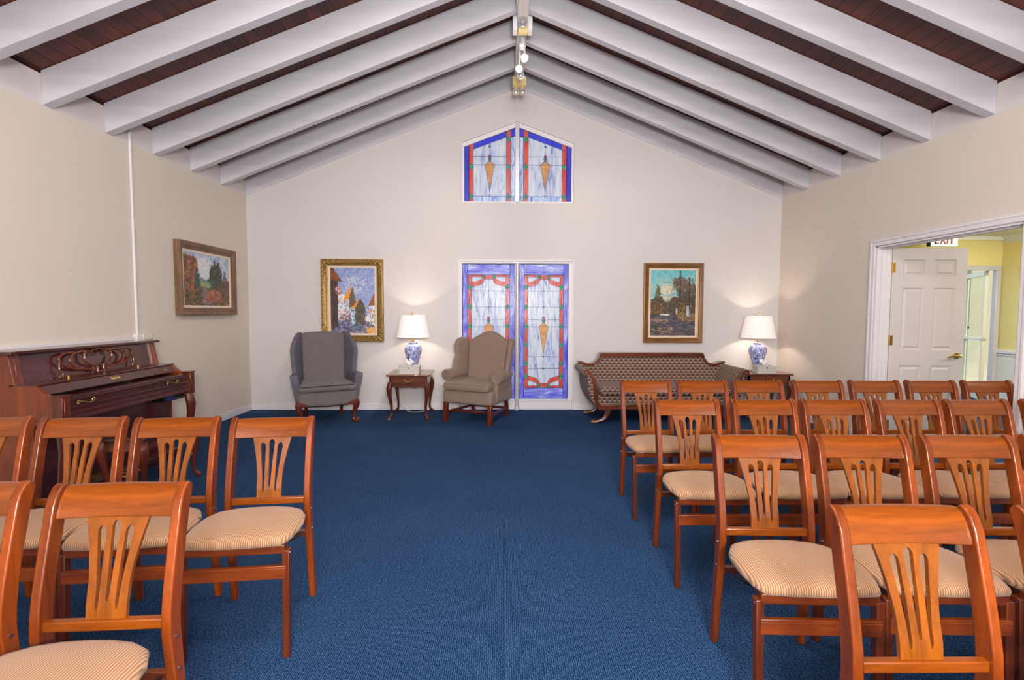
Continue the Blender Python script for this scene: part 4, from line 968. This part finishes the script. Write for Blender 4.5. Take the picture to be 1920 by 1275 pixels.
# ------------------------------------------------------------ paintings
def paint_canvas(kind, Wp, Hp):
    rn = np.random.RandomState({'street': 1, 'river': 2, 'valley': 3}[kind]); A = np.zeros((Hp, Wp, 3))
    yy, xx = np.mgrid[0:Hp, 0:Wp]; u = xx / (Wp - 1); v = yy / (Hp - 1)      # v: 0 top
    def mix(a, b_, t_): return np.array(a)[None, None] * (1 - t_[..., None]) + np.array(b_)[None, None] * t_[..., None]
    def inpoly(P):
        m = np.zeros(u.shape, bool); n = len(P)
        for i in range(n):
            x1, y1 = P[i]; x2, y2 = P[(i + 1) % n]
            c = ((y1 > v) != (y2 > v)) & (u < (x2 - x1) * (v - y1) / (y2 - y1 + 1e-12) + x1); m ^= c
        return m
    def fill(P, c, jit_=12):
        m = inpoly(P); A[m] = np.array(c) + rn.normal(0, jit_, (m.sum(), 1))
    def dabs(n, reg, cols, size=(0.01, 0.03), ang=(0, PI), w_=0.006, P=None):
        mask = inpoly(P) if P else None
        for _ in range(n):
            cx = rn.uniform(reg[0], reg[1]); cy = rn.uniform(reg[2], reg[3])
            if mask is not None and not mask[int(min(Hp - 1, cy * (Hp - 1))), int(min(Wp - 1, max(0, cx) * (Wp - 1)))]: continue
            c = np.array(cols[rn.randint(len(cols))], float) + rn.normal(0, 4, 3); L = rn.uniform(*size); a = rn.uniform(*ang)
            dx = math.cos(a) * L; dy = math.sin(a) * L
            for s in np.linspace(-.5, .5, max(2, int(L * Wp))):
                px = (cx + dx * s) * (Wp - 1); py = (cy + dy * s * Wp / Hp) * (Hp - 1); r = max(0.6, w_ * Wp)
                x0, x1 = int(max(0, px - r)), int(min(Wp - 1, px + r)); y0, y1 = int(max(0, py - r)), int(min(Hp - 1, py + r))
                if x1 >= x0 and y1 >= y0: A[y0:y1 + 1, x0:x1 + 1] = A[y0:y1 + 1, x0:x1 + 1] * 0.5 + c * 0.5
    if kind == 'street':
        A[:] = mix((120, 138, 190), (150, 170, 220), v * 1.2)
        dabs(900, (0, 1, 0, 0.62), [(148, 162, 206), (162, 174, 212), (176, 184, 214), (136, 152, 202)], (0.03, 0.09))
        dabs(60, (0.3, 0.8, 0.15, 0.4), [(210, 210, 222), (190, 195, 215)], (0.04, 0.1))
        fill([(0.13, 0.62), (0.0, 1), (1, 1), (1, 0.8), (0.8, 0.72), (0.6, 0.78), (0.4, 0.72)], (96, 92, 118))
        dabs(1000, (0, 1, 0.78, 1), [(70, 68, 95), (105, 105, 140), (140, 140, 170), (60, 55, 70), (160, 160, 185)], (0.02, 0.06), (-0.3, 0.3))
        fill([(0.17, 0.35), (0.4, 0.45), (0.38, 0.80), (0.17, 0.8)], (226, 222, 226)); dabs(80, (0.18, 0.42, 0.45, 0.8), [(235, 232, 235), (190, 195, 215), (120, 150, 190), (226, 150, 60), (100, 90, 120)], (0.02, 0.05))
        fill([(0, 0.05), (0.17, 0.2), (0.17, 0.78), (0.12, 0.9), (0, 0.95)], (74, 52, 48)); dabs(380, (0, 0.16, 0.2, 0.9), [(60, 44, 50), (96, 60, 46), (50, 45, 60), (120, 66, 40), (40, 45, 66)], (0.02, 0.06), (1.2, 1.9))
        fill([(0, 0), (0.06, 0), (0.27, 0.215), (0.12, 0.2), (0, 0.16)], (120, 62, 34)); dabs(120, (0, 0.22, 0.0, 0.2), [(140, 72, 36), (96, 50, 34), (150, 90, 50)], (0.03, 0.06), (0.6, 1.0), P=[(0, 0), (0.06, 0), (0.27, 0.215), (0, 0.17)])
        dabs(60, (0.12, 0.24, 0.3, 0.4), [(190, 60, 50), (226, 150, 140), (240, 220, 220), (90, 60, 60)], (0.01, 0.04))
        fill([(0.40, 0.48), (0.50, 0.28), (0.57, 0.5), (0.57, 0.62), (0.42, 0.62)], (110, 88, 66)); fill([(0.27, 0.50), (0.33, 0.42), (0.49, 0.255), (0.42, 0.46)], (240, 152, 34), 16)
        fill([(0.28, 0.5), (0.42, 0.48), (0.42, 0.7), (0.3, 0.72)], (224, 224, 232)); dabs(60, (0.3, 0.42, 0.5, 0.7), [(235, 235, 240), (120, 150, 170), (60, 90, 120), (210, 60, 60)], (0.01, 0.03))
        fill([(0.52, 0.62), (0.67, 0.455), (0.79, 0.62), (0.76, 0.84), (0.56, 0.86)], (92, 74, 60)); dabs(240, (0.54, 0.78, 0.5, 0.86), [(80, 62, 52), (120, 96, 70), (60, 55, 60), (70, 80, 80), (140, 110, 70)], (0.02, 0.04), P=[(0.53, 0.62), (0.67, 0.455), (0.79, 0.62), (0.76, 0.86), (0.56, 0.86)])
        fill([(0.42, 0.615), (0.53, 0.57), (0.67, 0.45), (0.55, 0.615)], (240, 146, 36), 16); fill([(0.44, 0.62), (0.54, 0.62), (0.55, 0.88), (0.45, 0.84)], (214, 222, 228)); fill([(0.53, 0.68), (0.56, 0.68), (0.57, 0.88), (0.53, 0.88)], (40, 120, 150))
        dabs(60, (0.44, 0.56, 0.64, 0.88), [(240, 240, 240), (60, 110, 150), (40, 50, 80), (150, 190, 200)], (0.01, 0.04), (1.3, 1.8))
        fill([(0.85, 0.58), (1, 0.36), (1, 0.58)], (150, 88, 52), 14); fill([(0.9, 0.58), (1, 0.57), (1, 0.92), (0.9, 0.8)], (224, 222, 224)); fill([(0.84, 0.68), (0.93, 0.62), (0.93, 0.68)], (236, 142, 44)); fill([(0.78, 0.75), (0.9, 0.68), (0.9, 0.84), (0.78, 0.8)], (230, 226, 226))
        dabs(70, (0.78, 1, 0.6, 0.92), [(240, 235, 235), (90, 60, 60), (236, 142, 44), (60, 60, 80), (200, 200, 210)], (0.01, 0.04), (1.2, 1.9))
        dabs(120, (0.2, 0.45, 0.7, 0.8), [(236, 190, 90), (200, 60, 60), (80, 80, 130), (90, 60, 60), (230, 225, 225)], (0.01, 0.03))
        dabs(110, (0.82, 1, 0.92, 1), [(244, 160, 60), (240, 190, 110), (220, 120, 60)], (0.02, 0.04))
    elif kind == 'river':
        A[:] = mix((88, 178, 190), (190, 205, 195), v * 1.7)
        g = np.exp(-(((u - 0.33) / 0.2) ** 2 + ((v - 0.33) / 0.16) ** 2)); A[:] = A * (1 - 0.8 * g[..., None]) + np.array((232, 205, 160)) * 0.8 * g[..., None]
        dabs(400, (0, 1, 0, 0.4), [(96, 184, 196), (120, 190, 196), (150, 196, 190)], (0.03, 0.07)); dabs(70, (0.22, 0.5, 0.24, 0.42), [(236, 212, 170), (226, 190, 150), (215, 215, 200)], (0.03, 0.07))
        fill([(0, .5), (.12, .44), (.3, .5), (.45, .47), (.6, .42), (1, .4), (1, .7), (0, .7)], (92, 86, 80))
        dabs(300, (0, 1, .46, .7), [(84, 80, 76), (104, 96, 88), (72, 70, 70)], (0.02, 0.05), (1.2, 1.9))
        dk = [(66, 56, 48), (86, 66, 44), (52, 46, 46), (104, 76, 42), (44, 44, 50), (120, 84, 40), (70, 74, 50)]
        dabs(900, (0, 0.35, 0.40, 0.72), dk, (0.01, 0.04), P=[(0, .46), (.1, .42), (.16, .2), (.22, .35), (.3, .5), (.42, .46), (.45, .72), (0, .72)]); dabs(200, (0.08, 0.24, 0.2, 0.5), dk + [(110, 120, 80)], (0.01, 0.04), P=[(.07, .5), (.16, .18), (.26, .5)])
        dabs(2600, (0.4, 1, 0.1, 0.78), dk + [(96, 78, 60), (88, 64, 52)], (0.01, 0.04), P=[(.4, .5), (.5, .4), (.62, .42), (.55, .26), (.5, .16), (.66, .1), (.78, .14), (.86, .22), (.95, .2), (1, .24), (1, .8), (.5, .78), (.4, .7)])
        dabs(160, (0.5, 0.95, 0.12, 0.3), [(140, 110, 90), (120, 90, 70), (160, 130, 110), (88, 64, 52)], (0.01, 0.04))
        for px in (0.66, 0.86): dabs(60, (px - .008, px + .008, 0.0 if px < .7 else .12, 0.6), [(60, 46, 44)], (0.03, 0.06), (1.45, 1.7), 0.004)
        for (xa, ya, xb, yb) in ((.66, .3, .4, .08), (.55, .2, .25, .18), (.66, .15, .62, 0), (.56, .2, .52, .1), (.45, .6, .36, .28), (.45, .42, .5, .25), (.55, .62, .43, .38)):
            for s in np.linspace(0, 1, 60):
                px, py = int((xa + (xb - xa) * s + .01 * math.sin(s * 9)) * (Wp - 1)), int((ya + (yb - ya) * s) * (Hp - 1)); A[py, px] = (76, 58, 50)
        fill([(0, .68), (1, .74), (1, 1), (0, 1)], (72, 68, 76)); dabs(900, (0, 1, 0.7, 1), [(60, 58, 68), (84, 80, 90), (104, 100, 112), (50, 46, 52), (96, 84, 84)], (0.04, 0.12), (-0.1, 0.1))
        dabs(30, (0.25, 0.42, 0.672, 0.685), [(225, 220, 215)], (0.03, 0.06), (-.05, .05)); dabs(200, (0.05, 0.5, 0.87, 0.97), [(150, 120, 100), (90, 70, 50), (190, 165, 150), (70, 80, 60), (60, 50, 46)], (0.02, 0.06), (-.5, .5))
        dabs(160, (0, 0.4, 0.74, 0.80), [(110, 86, 70), (80, 62, 52), (170, 140, 130)], (0.02, 0.05), (-.3, .3)); dabs(240, (0.6, 1, 0.66, 0.78), [(176, 140, 124), (120, 92, 70), (150, 116, 60), (86, 70, 50)], (0.02, 0.05), (-.4, .4))
        dabs(60, (0.62, 0.9, 0.5, 0.66), [(176, 128, 40), (190, 140, 60), (120, 96, 40)], (0.01, 0.03)); dabs(60, (0.81, 0.86, 0.55, 0.7), [(190, 196, 215), (150, 160, 190), (210, 210, 225)], (0.01, 0.03), (1.3, 1.8)); dabs(14, (0.57, 0.6, 0.58, 0.66), [(205, 210, 222)], (0.01, 0.03), (1.2, 1.5)); dabs(80, (0.0, 0.3, 0.5, 0.66), [(150, 96, 40), (120, 70, 40), (170, 130, 60)], (0.01, 0.03))
    else:
        A[:] = mix((134, 164, 200), (196, 214, 226), v * 1.6); dabs(500, (0, 1, 0, 0.5), [(150, 178, 208), (196, 208, 222), (214, 216, 220), (136, 166, 204), (206, 190, 196)], (0.04, 0.1)); dabs(100, (.3, .58, .1, .48), [(222, 226, 230), (214, 208, 206)], (0.04, 0.09))
        fill([(0.2, .6), (.34, .45), (.46, .50), (.58, .46), (.6, .6)], (118, 142, 150)); fill([(.2, .52), (.6, .55), (.6, .7), (.2, .7)], (130, 146, 96)); fill([(0, .55), (.25, .58), (.42, .66), (.6, .60), (1, .5), (1, 1), (0, 1)], (98, 82, 60))
        dabs(2600, (0, 1, .58, 1), [(96, 82, 52), (124, 96, 66), (72, 66, 46), (140, 92, 74), (160, 130, 90), (84, 60, 60), (66, 70, 44), (112, 104, 60)], (0.02, 0.06), (-.9, .9), P=[(0, .55), (.25, .6), (.42, .66), (.6, .62), (1, .55), (1, 1), (0, 1)])
        dabs(1200, (0, .3, .08, .72), [(120, 66, 46), (150, 86, 60), (170, 110, 66), (90, 56, 60), (76, 66, 50), (196, 140, 70), (90, 80, 110)], (0.01, 0.04), P=[(0, .06), (.12, .05), (.26, .12), (.28, .3), (.22, .42), (.26, .6), (.2, .72), (0, .75)])
        dabs(120, (.24, .32, .42, .64), [(60, 74, 70), (70, 88, 84)], (0.02, 0.05), (1.2, 1.9))
        for cx, tp, hw_ in ((.60, .2, .05), (.655, .1, .055), (.735, .1, .085)):
            dabs(520, (cx - hw_, cx + hw_, tp, .62), [(44, 56, 48), (66, 76, 54), (52, 60, 66), (96, 96, 66), (36, 44, 42), (110, 106, 80)], (0.01, 0.035), (0, PI), P=[(cx, tp), (cx + hw_, .34), (cx + hw_, .62), (cx - hw_, .62), (cx - hw_, .34)])
        dabs(260, (.84, .96, .3, .6), [(110, 112, 120), (90, 96, 84), (140, 130, 120)], (0.01, 0.04), P=[(.9, .28), (.97, .6), (.83, .6)]); dabs(160, (.5, .6, .5, .64), [(56, 76, 74), (70, 92, 90)], (0.01, 0.03), (1.2, 1.9)); dabs(300, (.8, 1, .5, .7), [(110, 76, 80), (120, 100, 80), (90, 70, 70)], (0.02, .04))
        fill([(.42, .66), (.48, .66), (.40, .78), (.62, 1), (.42, 1), (.35, .8)], (118, 112, 126)); dabs(160, (.34, .6, .68, 1), [(130, 124, 140), (96, 88, 100), (150, 140, 150)], (0.02, .05), (.3, 1.2), P=[(.42, .66), (.48, .66), (.40, .78), (.62, 1), (.42, 1), (.35, .8)])
        dabs(200, (.45, .8, .72, .92), [(176, 110, 84), (150, 90, 60), (190, 140, 110), (140, 76, 60)], (0.02, .05), (.1, .9)); dabs(40, (.35, .55, .56, .64), [(160, 170, 110), (130, 150, 100)], (0.02, .05), (-.2, .3))
    return np.clip(A, 0, 255)
def painting(kind, loc, rotz, W_, H_, fr, dep, fmats, label, ornate=False):
    """local frame: x along the width, z up, front towards -y, back on the wall at y=0"""
    t = thing('framed_painting', label, 'painting', loc, rotz)
    o, i1, i2 = fr   # frame width, inner step, liner width
    def ring(b, a, c, y0, y1, yi=None):
        # mitred ring between inset a and inset c; front depth y0 at a, yi at c
        yi = y0 if yi is None else yi
        x0, x1, z0, z1 = -W_ / 2, W_ / 2, 0, H_
        A_ = [(x0 + a, z0 + a), (x1 - a, z0 + a), (x1 - a, z1 - a), (x0 + a, z1 - a)]; C_ = [(x0 + c, z0 + c), (x1 - c, z0 + c), (x1 - c, z1 - c), (x0 + c, z1 - c)]
        v = [(p[0], y0, p[1]) for p in A_] + [(p[0], yi, p[1]) for p in C_] + [(p[0], y1, p[1]) for p in A_] + [(p[0], y1, p[1]) for p in C_]
        f = []
        for k in range(4):
            n = (k + 1) % 4; f += [(k, n, 4 + n, 4 + k), (8 + k, 12 + k, 12 + n, 8 + n), (k, 8 + k, 8 + n, n), (4 + k, 4 + n, 12 + n, 12 + k)]
        b.mesh(v, f)
    b = B()
    b.mi = 1; ring(b, 0, o * 0.16, -dep * 0.92, 0, -dep); b.mi = 0
    ring(b, o * 0.16, o * 0.5, -dep, 0, -dep * 0.82); ring(b, o * 0.5, o * 0.78, -dep * 0.88, 0, -dep * 0.6); b.mi = 1; ring(b, o * 0.78, o, -dep * 0.66, 0, -dep * 0.5)
    f = b.build('frame', fmats, t, bevel=0.002)
    if ornate:
        b = B(); rn = random.Random(9)
        for cx in (-1, 1):
            for cz in (0, 1):
                X0 = cx * (W_ / 2 - o * 0.5); Z0 = o * 0.5 if cz == 0 else H_ - o * 0.5; sz = 1 if cz == 0 else -1
                for k in range(7):
                    d = k * 0.03
                    r = 0.026 * (1 - k * 0.09)
                    b.ball((X0 - cx * d, -dep * 0.9, Z0 + (0.012 if k % 2 else -0.008)), r, 8, 1.1, 0.55); b.ball((X0 + (0.012 if k % 2 else -0.008), -dep * 0.9, Z0 + sz * d), r, 8, 0.8, 0.55, 1.1)
        n = int(H_ / 0.045)
        for k in range(5, n - 4):
            for cx in (-1, 1): b.ball((cx * (W_ / 2 - o * 0.22), -dep * 0.9, k * H_ / n), 0.012, 6, 0.8, 0.6, 1.5)
        for k in range(5, int(W_ / 0.045) - 4):
            for z in (o * 0.22, H_ - o * 0.22): b.ball((-W_ / 2 + k * 0.045, -dep * 0.9, z), 0.012, 6, 1.5, 0.6, 0.8)
        b.build('carved_ornament', 'gilt', f, smooth=True)
    b = B(); ring(b, o, o + i2, -dep * 0.52, 0, -dep * 0.45); b.build('liner', 'liner', t)
    c = o + i2; cw_, ch = W_ - 2 * c, H_ - 2 * c
    Wp = 130; Hp = int(130 * ch / cw_); A = paint_canvas(kind, Wp, Hp)
    vs = []; 
    for j in range(Hp):
        for i in range(Wp): vs.append((-cw_ / 2 + cw_ * i / (Wp - 1), -dep * 0.4, H_ - c - ch * j / (Hp - 1)))
    fs = [(j * Wp + i, (j + 1) * Wp + i, (j + 1) * Wp + i + 1, j * Wp + i + 1) for j in range(Hp - 1) for i in range(Wp - 1)]
    me = bpy.data.meshes.new('canvas'); me.from_pydata(vs, [], fs)
    at = me.color_attributes.new('paint', 'FLOAT_COLOR', 'POINT')
    lin = np.where(A / 255 <= 0.04045, A / 255 / 12.92, ((A / 255 + 0.055) / 1.055) ** 2.4); buf = np.ones((Hp * Wp, 4)); buf[:, :3] = lin.reshape(-1, 3)
    at.data.foreach_set('color', buf.ravel())
    m, n, l, bs = newmat('oil_paint_' + kind); ca = n.new('ShaderNodeVertexColor'); ca.layer_name = 'paint'; l.new(ca.outputs[0], bs.inputs['Base Color']); bs.inputs['Roughness'].default_value = 0.5
    tt = noise(n, l, coord(n, l), 90, 4); bump(n, l, bs, tt.outputs['Fac'], 0.3, 0.004)
    me.materials.append(m); ob = bpy.data.objects.new('canvas', me); COL.objects.link(ob); ob.parent = t
    return t
painting('street', (-2.056, D - 0.002, 0.942), 0, 0.833, 1.121, (0.088, 0, 0.03), 0.06, ['gilt', 'gilt'], 'framed painting of an orange-roofed village street in a carved gilt frame', True)
painting('river', (2.329, D - 0.002, 0.937), 0, 0.817, 1.094, (0.072, 0, 0.026), 0.05, ['frame_wood', 'frame_edge'], 'framed autumn river painting in a plain wood frame, above the sofa')
painting('valley', (XL + 0.002, 6.045, 1.311), math.radians(90), 1.13, 0.803, (0.085, 0, 0.024), 0.075, ['frame_dark', 'frame_dark'], 'framed valley landscape with tall firs, on the left wall beyond the piano')

# ------------------------------------------------------------ piano
def piano():
    Y0, Y1 = 3.39, 4.80
    t = thing('upright_piano', 'mahogany upright piano with scrolled music desk against the left wall', 'piano', (XL + 0.02, (Y0 + Y1) / 2, 0))
    ox, oy = XL + 0.02, (Y0 + Y1) / 2
    def xf(x, y, z): return (x - ox, y - oy, z)
    def bd(b, name, mat, par=t, **k): return b.build(name, mat, par, xf=xf, **k)
    XB = ox
    # side cheeks: profile in XZ extruded in y
    side = [(XB, 0.0), (-3.10, 0.0), (-3.10, 0.60), (-2.93, 0.60), (-2.93, 0.785), (-2.965, 0.79), (-3.0, 0.80), (-3.035, 0.825), (-3.055, 0.85), (-3.075, 0.868), (-3.21, 0.868), (-3.245, 1.07), (XB, 1.07)]
    for ya, yb in ((Y0, Y0 + 0.035), (Y1 - 0.035, Y1)):
        b = B(); b.prism(side, ya, yb); s = bd(b, 'side_cheek', 'piano_side', bevel=0.004)
    b = B(); b.box(-3.30, -3.085, Y0 - 0.012, Y0, 0.622, 0.634); b.box(-3.43, -3.10, Y0 - 0.012, Y0, 0.04, 0.06); bd(b, 'side_moulding', 'piano_side', bevel=0.003)
    b = B(); b.box(XB, -3.205, Y0 - 0.02, Y1 + 0.02, 1.07, 1.092); bd(b, 'lid', 'piano_y', bevel=0.006)
    # upper panel (slanted)
    b = B(); b.hexa([(-3.245, Y0 + 0.035, 0.868), (-3.225, Y0 + 0.035, 0.868), (-3.245, Y1 - 0.035, 0.868), (-3.225, Y1 - 0.035, 0.868), (-3.275, Y0 + 0.035, 1.07), (-3.26, Y0 + 0.035, 1.07), (-3.275, Y1 - 0.035, 1.07), (-3.26, Y1 - 0.035, 1.07)]); bd(b, 'upper_panel', 'piano_y')
    for y in (Y0 + 0.035, Y1 - 0.075):
        b = B(); b.hexa([(-3.232, y, 0.868), (-3.212, y, 0.868), (-3.232, y + 0.04, 0.868), (-3.212, y + 0.04, 0.868), (-3.262, y, 1.07), (-3.245, y, 1.07), (-3.262, y + 0.04, 1.07), (-3.245, y + 0.04, 1.07)]); bd(b, 'panel_stile', 'piano_side', bevel=0.003)
    # shelf, fallboard, lid over keys, key slip
    b = B(); b.box(-3.25, -3.068, Y0 + 0.0, Y1, 0.862, 0.874); bd(b, 'shelf', 'piano_y', bevel=0.003)
    b = B(); b.hexa([(-3.10, Y0 + 0.035, 0.80), (-3.045, Y0 + 0.035, 0.80), (-3.10, Y1 - 0.035, 0.80), (-3.045, Y1 - 0.035, 0.80), (-3.10, Y0 + 0.035, 0.862), (-3.078, Y0 + 0.035, 0.862), (-3.10, Y1 - 0.035, 0.862), (-3.078, Y1 - 0.035, 0.862)]); fb = bd(b, 'fallboard', 'piano_y', bevel=0.002)
    b = B(); b.box(-3.10, -2.915, Y0 + 0.035, Y1 - 0.035, 0.762, 0.782); bd(b, 'key_lid', 'piano_y', bevel=0.004)
    b = B(); b.box(-3.10, -2.92, Y0 + 0.035, Y1 - 0.035, 0.62, 0.765); b.box(-2.92, -2.905, Y0 + 0.06, Y1 - 0.06, 0.755, 0.768); b.box(-2.92, -2.912, Y0 + 0.06, Y1 - 0.06, 0.665, 0.672); b.box(-2.92, -2.908, Y0 + 0.06, Y1 - 0.06, 0.70, 0.712) ; b.box(-2.92, -2.905, Y0 + 0.06, Y1 - 0.06, 0.62, 0.64)
    ks = bd(b, 'key_slip', 'piano_y', bevel=0.002)
    for yc in (3.60, 4.535):
        b = B(); zc = 0.735; X = -2.915
        pth = [(X + 0.004, yc - 0.07, zc), (X + 0.012, yc - 0.05, zc + 0.004), (X + 0.022, yc - 0.03, zc - 0.006), (X + 0.024, yc, zc - 0.010), (X + 0.022, yc + 0.03, zc - 0.006), (X + 0.012, yc + 0.05, zc + 0.004), (X + 0.004, yc + 0.07, zc)]
        b.tube(smoothpath(pth, 3), 0.0055, 8)
        for s_ in (-1, 1):
            for dy, dz, r in ((0.055, 0, 0.011), (0.068, 0.010, 0.008), (0.068, -0.010, 0.008), (0.078, 0, 0.007)): b.ball((X, yc + s_ * dy, zc + dz), r, 8, 0.6)
        b.build('handle', 'oldbrass', ks, xf=xf, smooth=True)
    # maker's name in gold letters on the fallboard
    def text(s_, y, z, size, par, nm):
        cu = bpy.data.curves.new(nm, 'FONT'); cu.body = s_; cu.size = size; cu.extrude = 0.0006; cu.align_x = 'CENTER'
        tmp = bpy.data.objects.new(nm, cu); COL.objects.link(tmp); dg = bpy.context.evaluated_depsgraph_get()
        me = bpy.data.meshes.new_from_object(tmp.evaluated_get(dg)); bpy.data.objects.remove(tmp)
        me.materials.clear(); me.materials.append(M['goldleaf']); o = bpy.data.objects.new(nm, me); COL.objects.link(o); o.parent = par
        tilt = math.atan2(0.033, 0.062)
        # text x -> +y, text y -> up, facing +x
        o.matrix_local = Matrix.Translation(Vector((-3.0598 - ox + 0.0015, y - oy, z))) @ Matrix(((0, -math.sin(tilt), math.cos(tilt), 0), (1, 0, 0, 0), (0, math.cos(tilt), math.sin(tilt), 0), (0, 0, 0, 1)))
        return o
    M['goldleaf'] = plain('gold_leaf', (236, 200, 130), 0.4, 0.3, var=0.03, em=None)
    text('Baldwin', 4.07, 0.826, 0.030, fb, 'gold_lettering')
    text('Acrosonic', 4.66, 0.826, 0.013, fb, 'gold_lettering')
    # front posts and cabriole legs
    for yc in (Y0 + 0.005, Y1 - 0.035):
        b = B(); b.box(-2.955, -2.885, yc - 0.03, yc + 0.035, 0.60, 0.795); b.box(-2.96, -2.88, yc - 0.034, yc + 0.04, 0.795, 0.805)
        b.box(-2.885, -2.881, yc - 0.018, yc + 0.022, 0.62, 0.775)
        p = bd(b, 'arm_post', 'leg_red', bevel=0.005)
        b = B(); P = [(0.60, 0.0, 0.036), (0.56, 0.006, 0.040), (0.50, 0.016, 0.040), (0.42, 0.012, 0.033), (0.30, -0.006, 0.026), (0.18, -0.02, 0.022), (0.10, -0.018, 0.021), (0.06, -0.006, 0.026), (0.045, 0.0, 0.024)]
        b.tube([(-2.92 + o, yc, z) for z, o, r in P], [r for z, o, r in P], 10); lg = bd(b, 'leg', 'leg_red', smooth=True)
        b = B(); b.ball((-2.92, yc, 0.022), 0.022, 10, 1, 0.6); b.rod((-2.92, yc, 0.02), (-2.92, yc, 0.055), 0.012); bd(b, 'caster', 'oldbrass', lg, smooth=True)
    b = B(); b.box(-3.12, -3.10, Y0 + 0.035, Y1 - 0.035, 0.05, 0.62); bd(b, 'lower_panel', 'piano_y')
    b = B(); b.box(-3.13, -3.06, Y0 + 0.0, Y1, 0.0, 0.075); bd(b, 'bottom_rail', 'piano_y', bevel=0.004)
    for yc in (4.02, 4.10, 4.18):
        b = B(); b.tube([(-3.10, yc, 0.06), (-3.02, yc, 0.055), (-2.97, yc, 0.05), (-2.95, yc, 0.045)], [(0.006, 0.008), (0.006, 0.009), (0.007, 0.02), (0.005, 0.012)], 10); bd(b, 'pedal', 'brass', smooth=True)
    # scrolled music desk: local u along y, v up the slant
    b = B()
    def dk(pts, r=0.011):
        def q(u, v): return (-3.198 - v * 0.145, u, 0.876 + v)
        b.tube(smoothpath([q(*p) for p in pts], 4), [(r, r * 0.75)] * (len(pts) * 4 - 3), 8)
    yc = 4.10
    for s_ in (-1, 1):
        m_ = lambda u, s_=s_: yc + s_ * u
        dk([(m_(0.06), 0.02), (m_(0.10), 0.035), (m_(0.20), 0.045), (m_(0.27), 0.06), (m_(0.33), 0.09), (m_(0.36), 0.13), (m_(0.34), 0.16), (m_(0.28), 0.175), (m_(0.22), 0.172)])
        dk([(m_(0.20), 0.045), (m_(0.25), 0.08), (m_(0.27), 0.12), (m_(0.24), 0.155), (m_(0.18), 0.172), (m_(0.12), 0.175), (m_(0.08), 0.17)])
        dk([(m_(0.12), 0.175), (m_(0.135), 0.14), (m_(0.13), 0.10), (m_(0.09), 0.07), (m_(0.03), 0.06), (m_(-0.01), 0.062)])
        dk([(m_(0.06), 0.02), (m_(0.035), 0.045), (m_(0.06), 0.06), (m_(0.08), 0.045), (m_(0.065), 0.03)], 0.006)
        dk([(m_(0.0), 0.185), (m_(0.04), 0.182), (m_(0.07), 0.165), (m_(0.10), 0.175), (m_(0.16), 0.18)])
        dk([(m_(0.04), 0.165), (m_(0.06), 0.148), (m_(0.035), 0.14), (m_(0.02), 0.155)], 0.006)
        dk([(m_(0.36), 0.0), (m_(0.35), 0.03), (m_(0.37), 0.06), (m_(0.36), 0.12)], 0.007)
    dk([(yc - 0.04, 0.0), (yc - 0.03, 0.03), (yc - 0.035, 0.06)], 0.011); dk([(yc + 0.04, 0.0), (yc + 0.03, 0.03), (yc + 0.035, 0.06)], 0.011); dk([(yc - 0.38, 0.006), (yc + 0.38, 0.006)], 0.007)
    bd(b, 'music_desk', 'mahog', smooth=True)
    b = B()
    for y in (3.75, 4.46): b.lathe([(0.008, 0), (0.008, 0.012), (0.004, 0.02)], (-3.16, y, 0.874), 8)
    bd(b, 'desk_pegs', 'brass')
    return t
piano()
t = thing('player_control_box', 'black control box with blue panel slung under the far end of the piano keyboard', 'electronics', (-2.99, 4.60, 0.568))
B().box(-0.06, 0.06, -0.16, 0.12, 0, 0.05).build('case', 'black', t, bevel=0.004)
M['bluepanel'] = plain('blue_panel', (24, 40, 92), 0.4); B().box(0.06, 0.063, -0.15, -0.03, 0.008, 0.042).build('front_panel', 'bluepanel', t)
q = B()
for i in range(9): q.box(0.0605, 0.063, -0.02 + i * 0.014, -0.013 + i * 0.014, 0.01, 0.017)
q.build('buttons', 'steel', t)
def bench():
    t = thing('piano_bench', 'dark wooden piano bench with cabriole legs, pushed against the piano', 'bench', (-2.67, 3.895, 0))
    b = B(); b.box(-0.18, 0.18, -0.36, 0.36, 0.455, 0.48); b.build('bench_top', 'piano_y', t, bevel=0.008, seg=3)
    b = B(); b.box(-0.15, 0.15, -0.32, 0.32, 0.375, 0.455); b.build('apron', 'mahog', t, bevel=0.003)
    for sx in (-1, 1):
        for sy in (-1, 1):
            b = B(); cab(b, sx * 0.135, sy * 0.30, 0.44, sx * 0.7, sy * 0.7, 0.85); b.build('leg', 'leg_red', t, smooth=True)
bench()
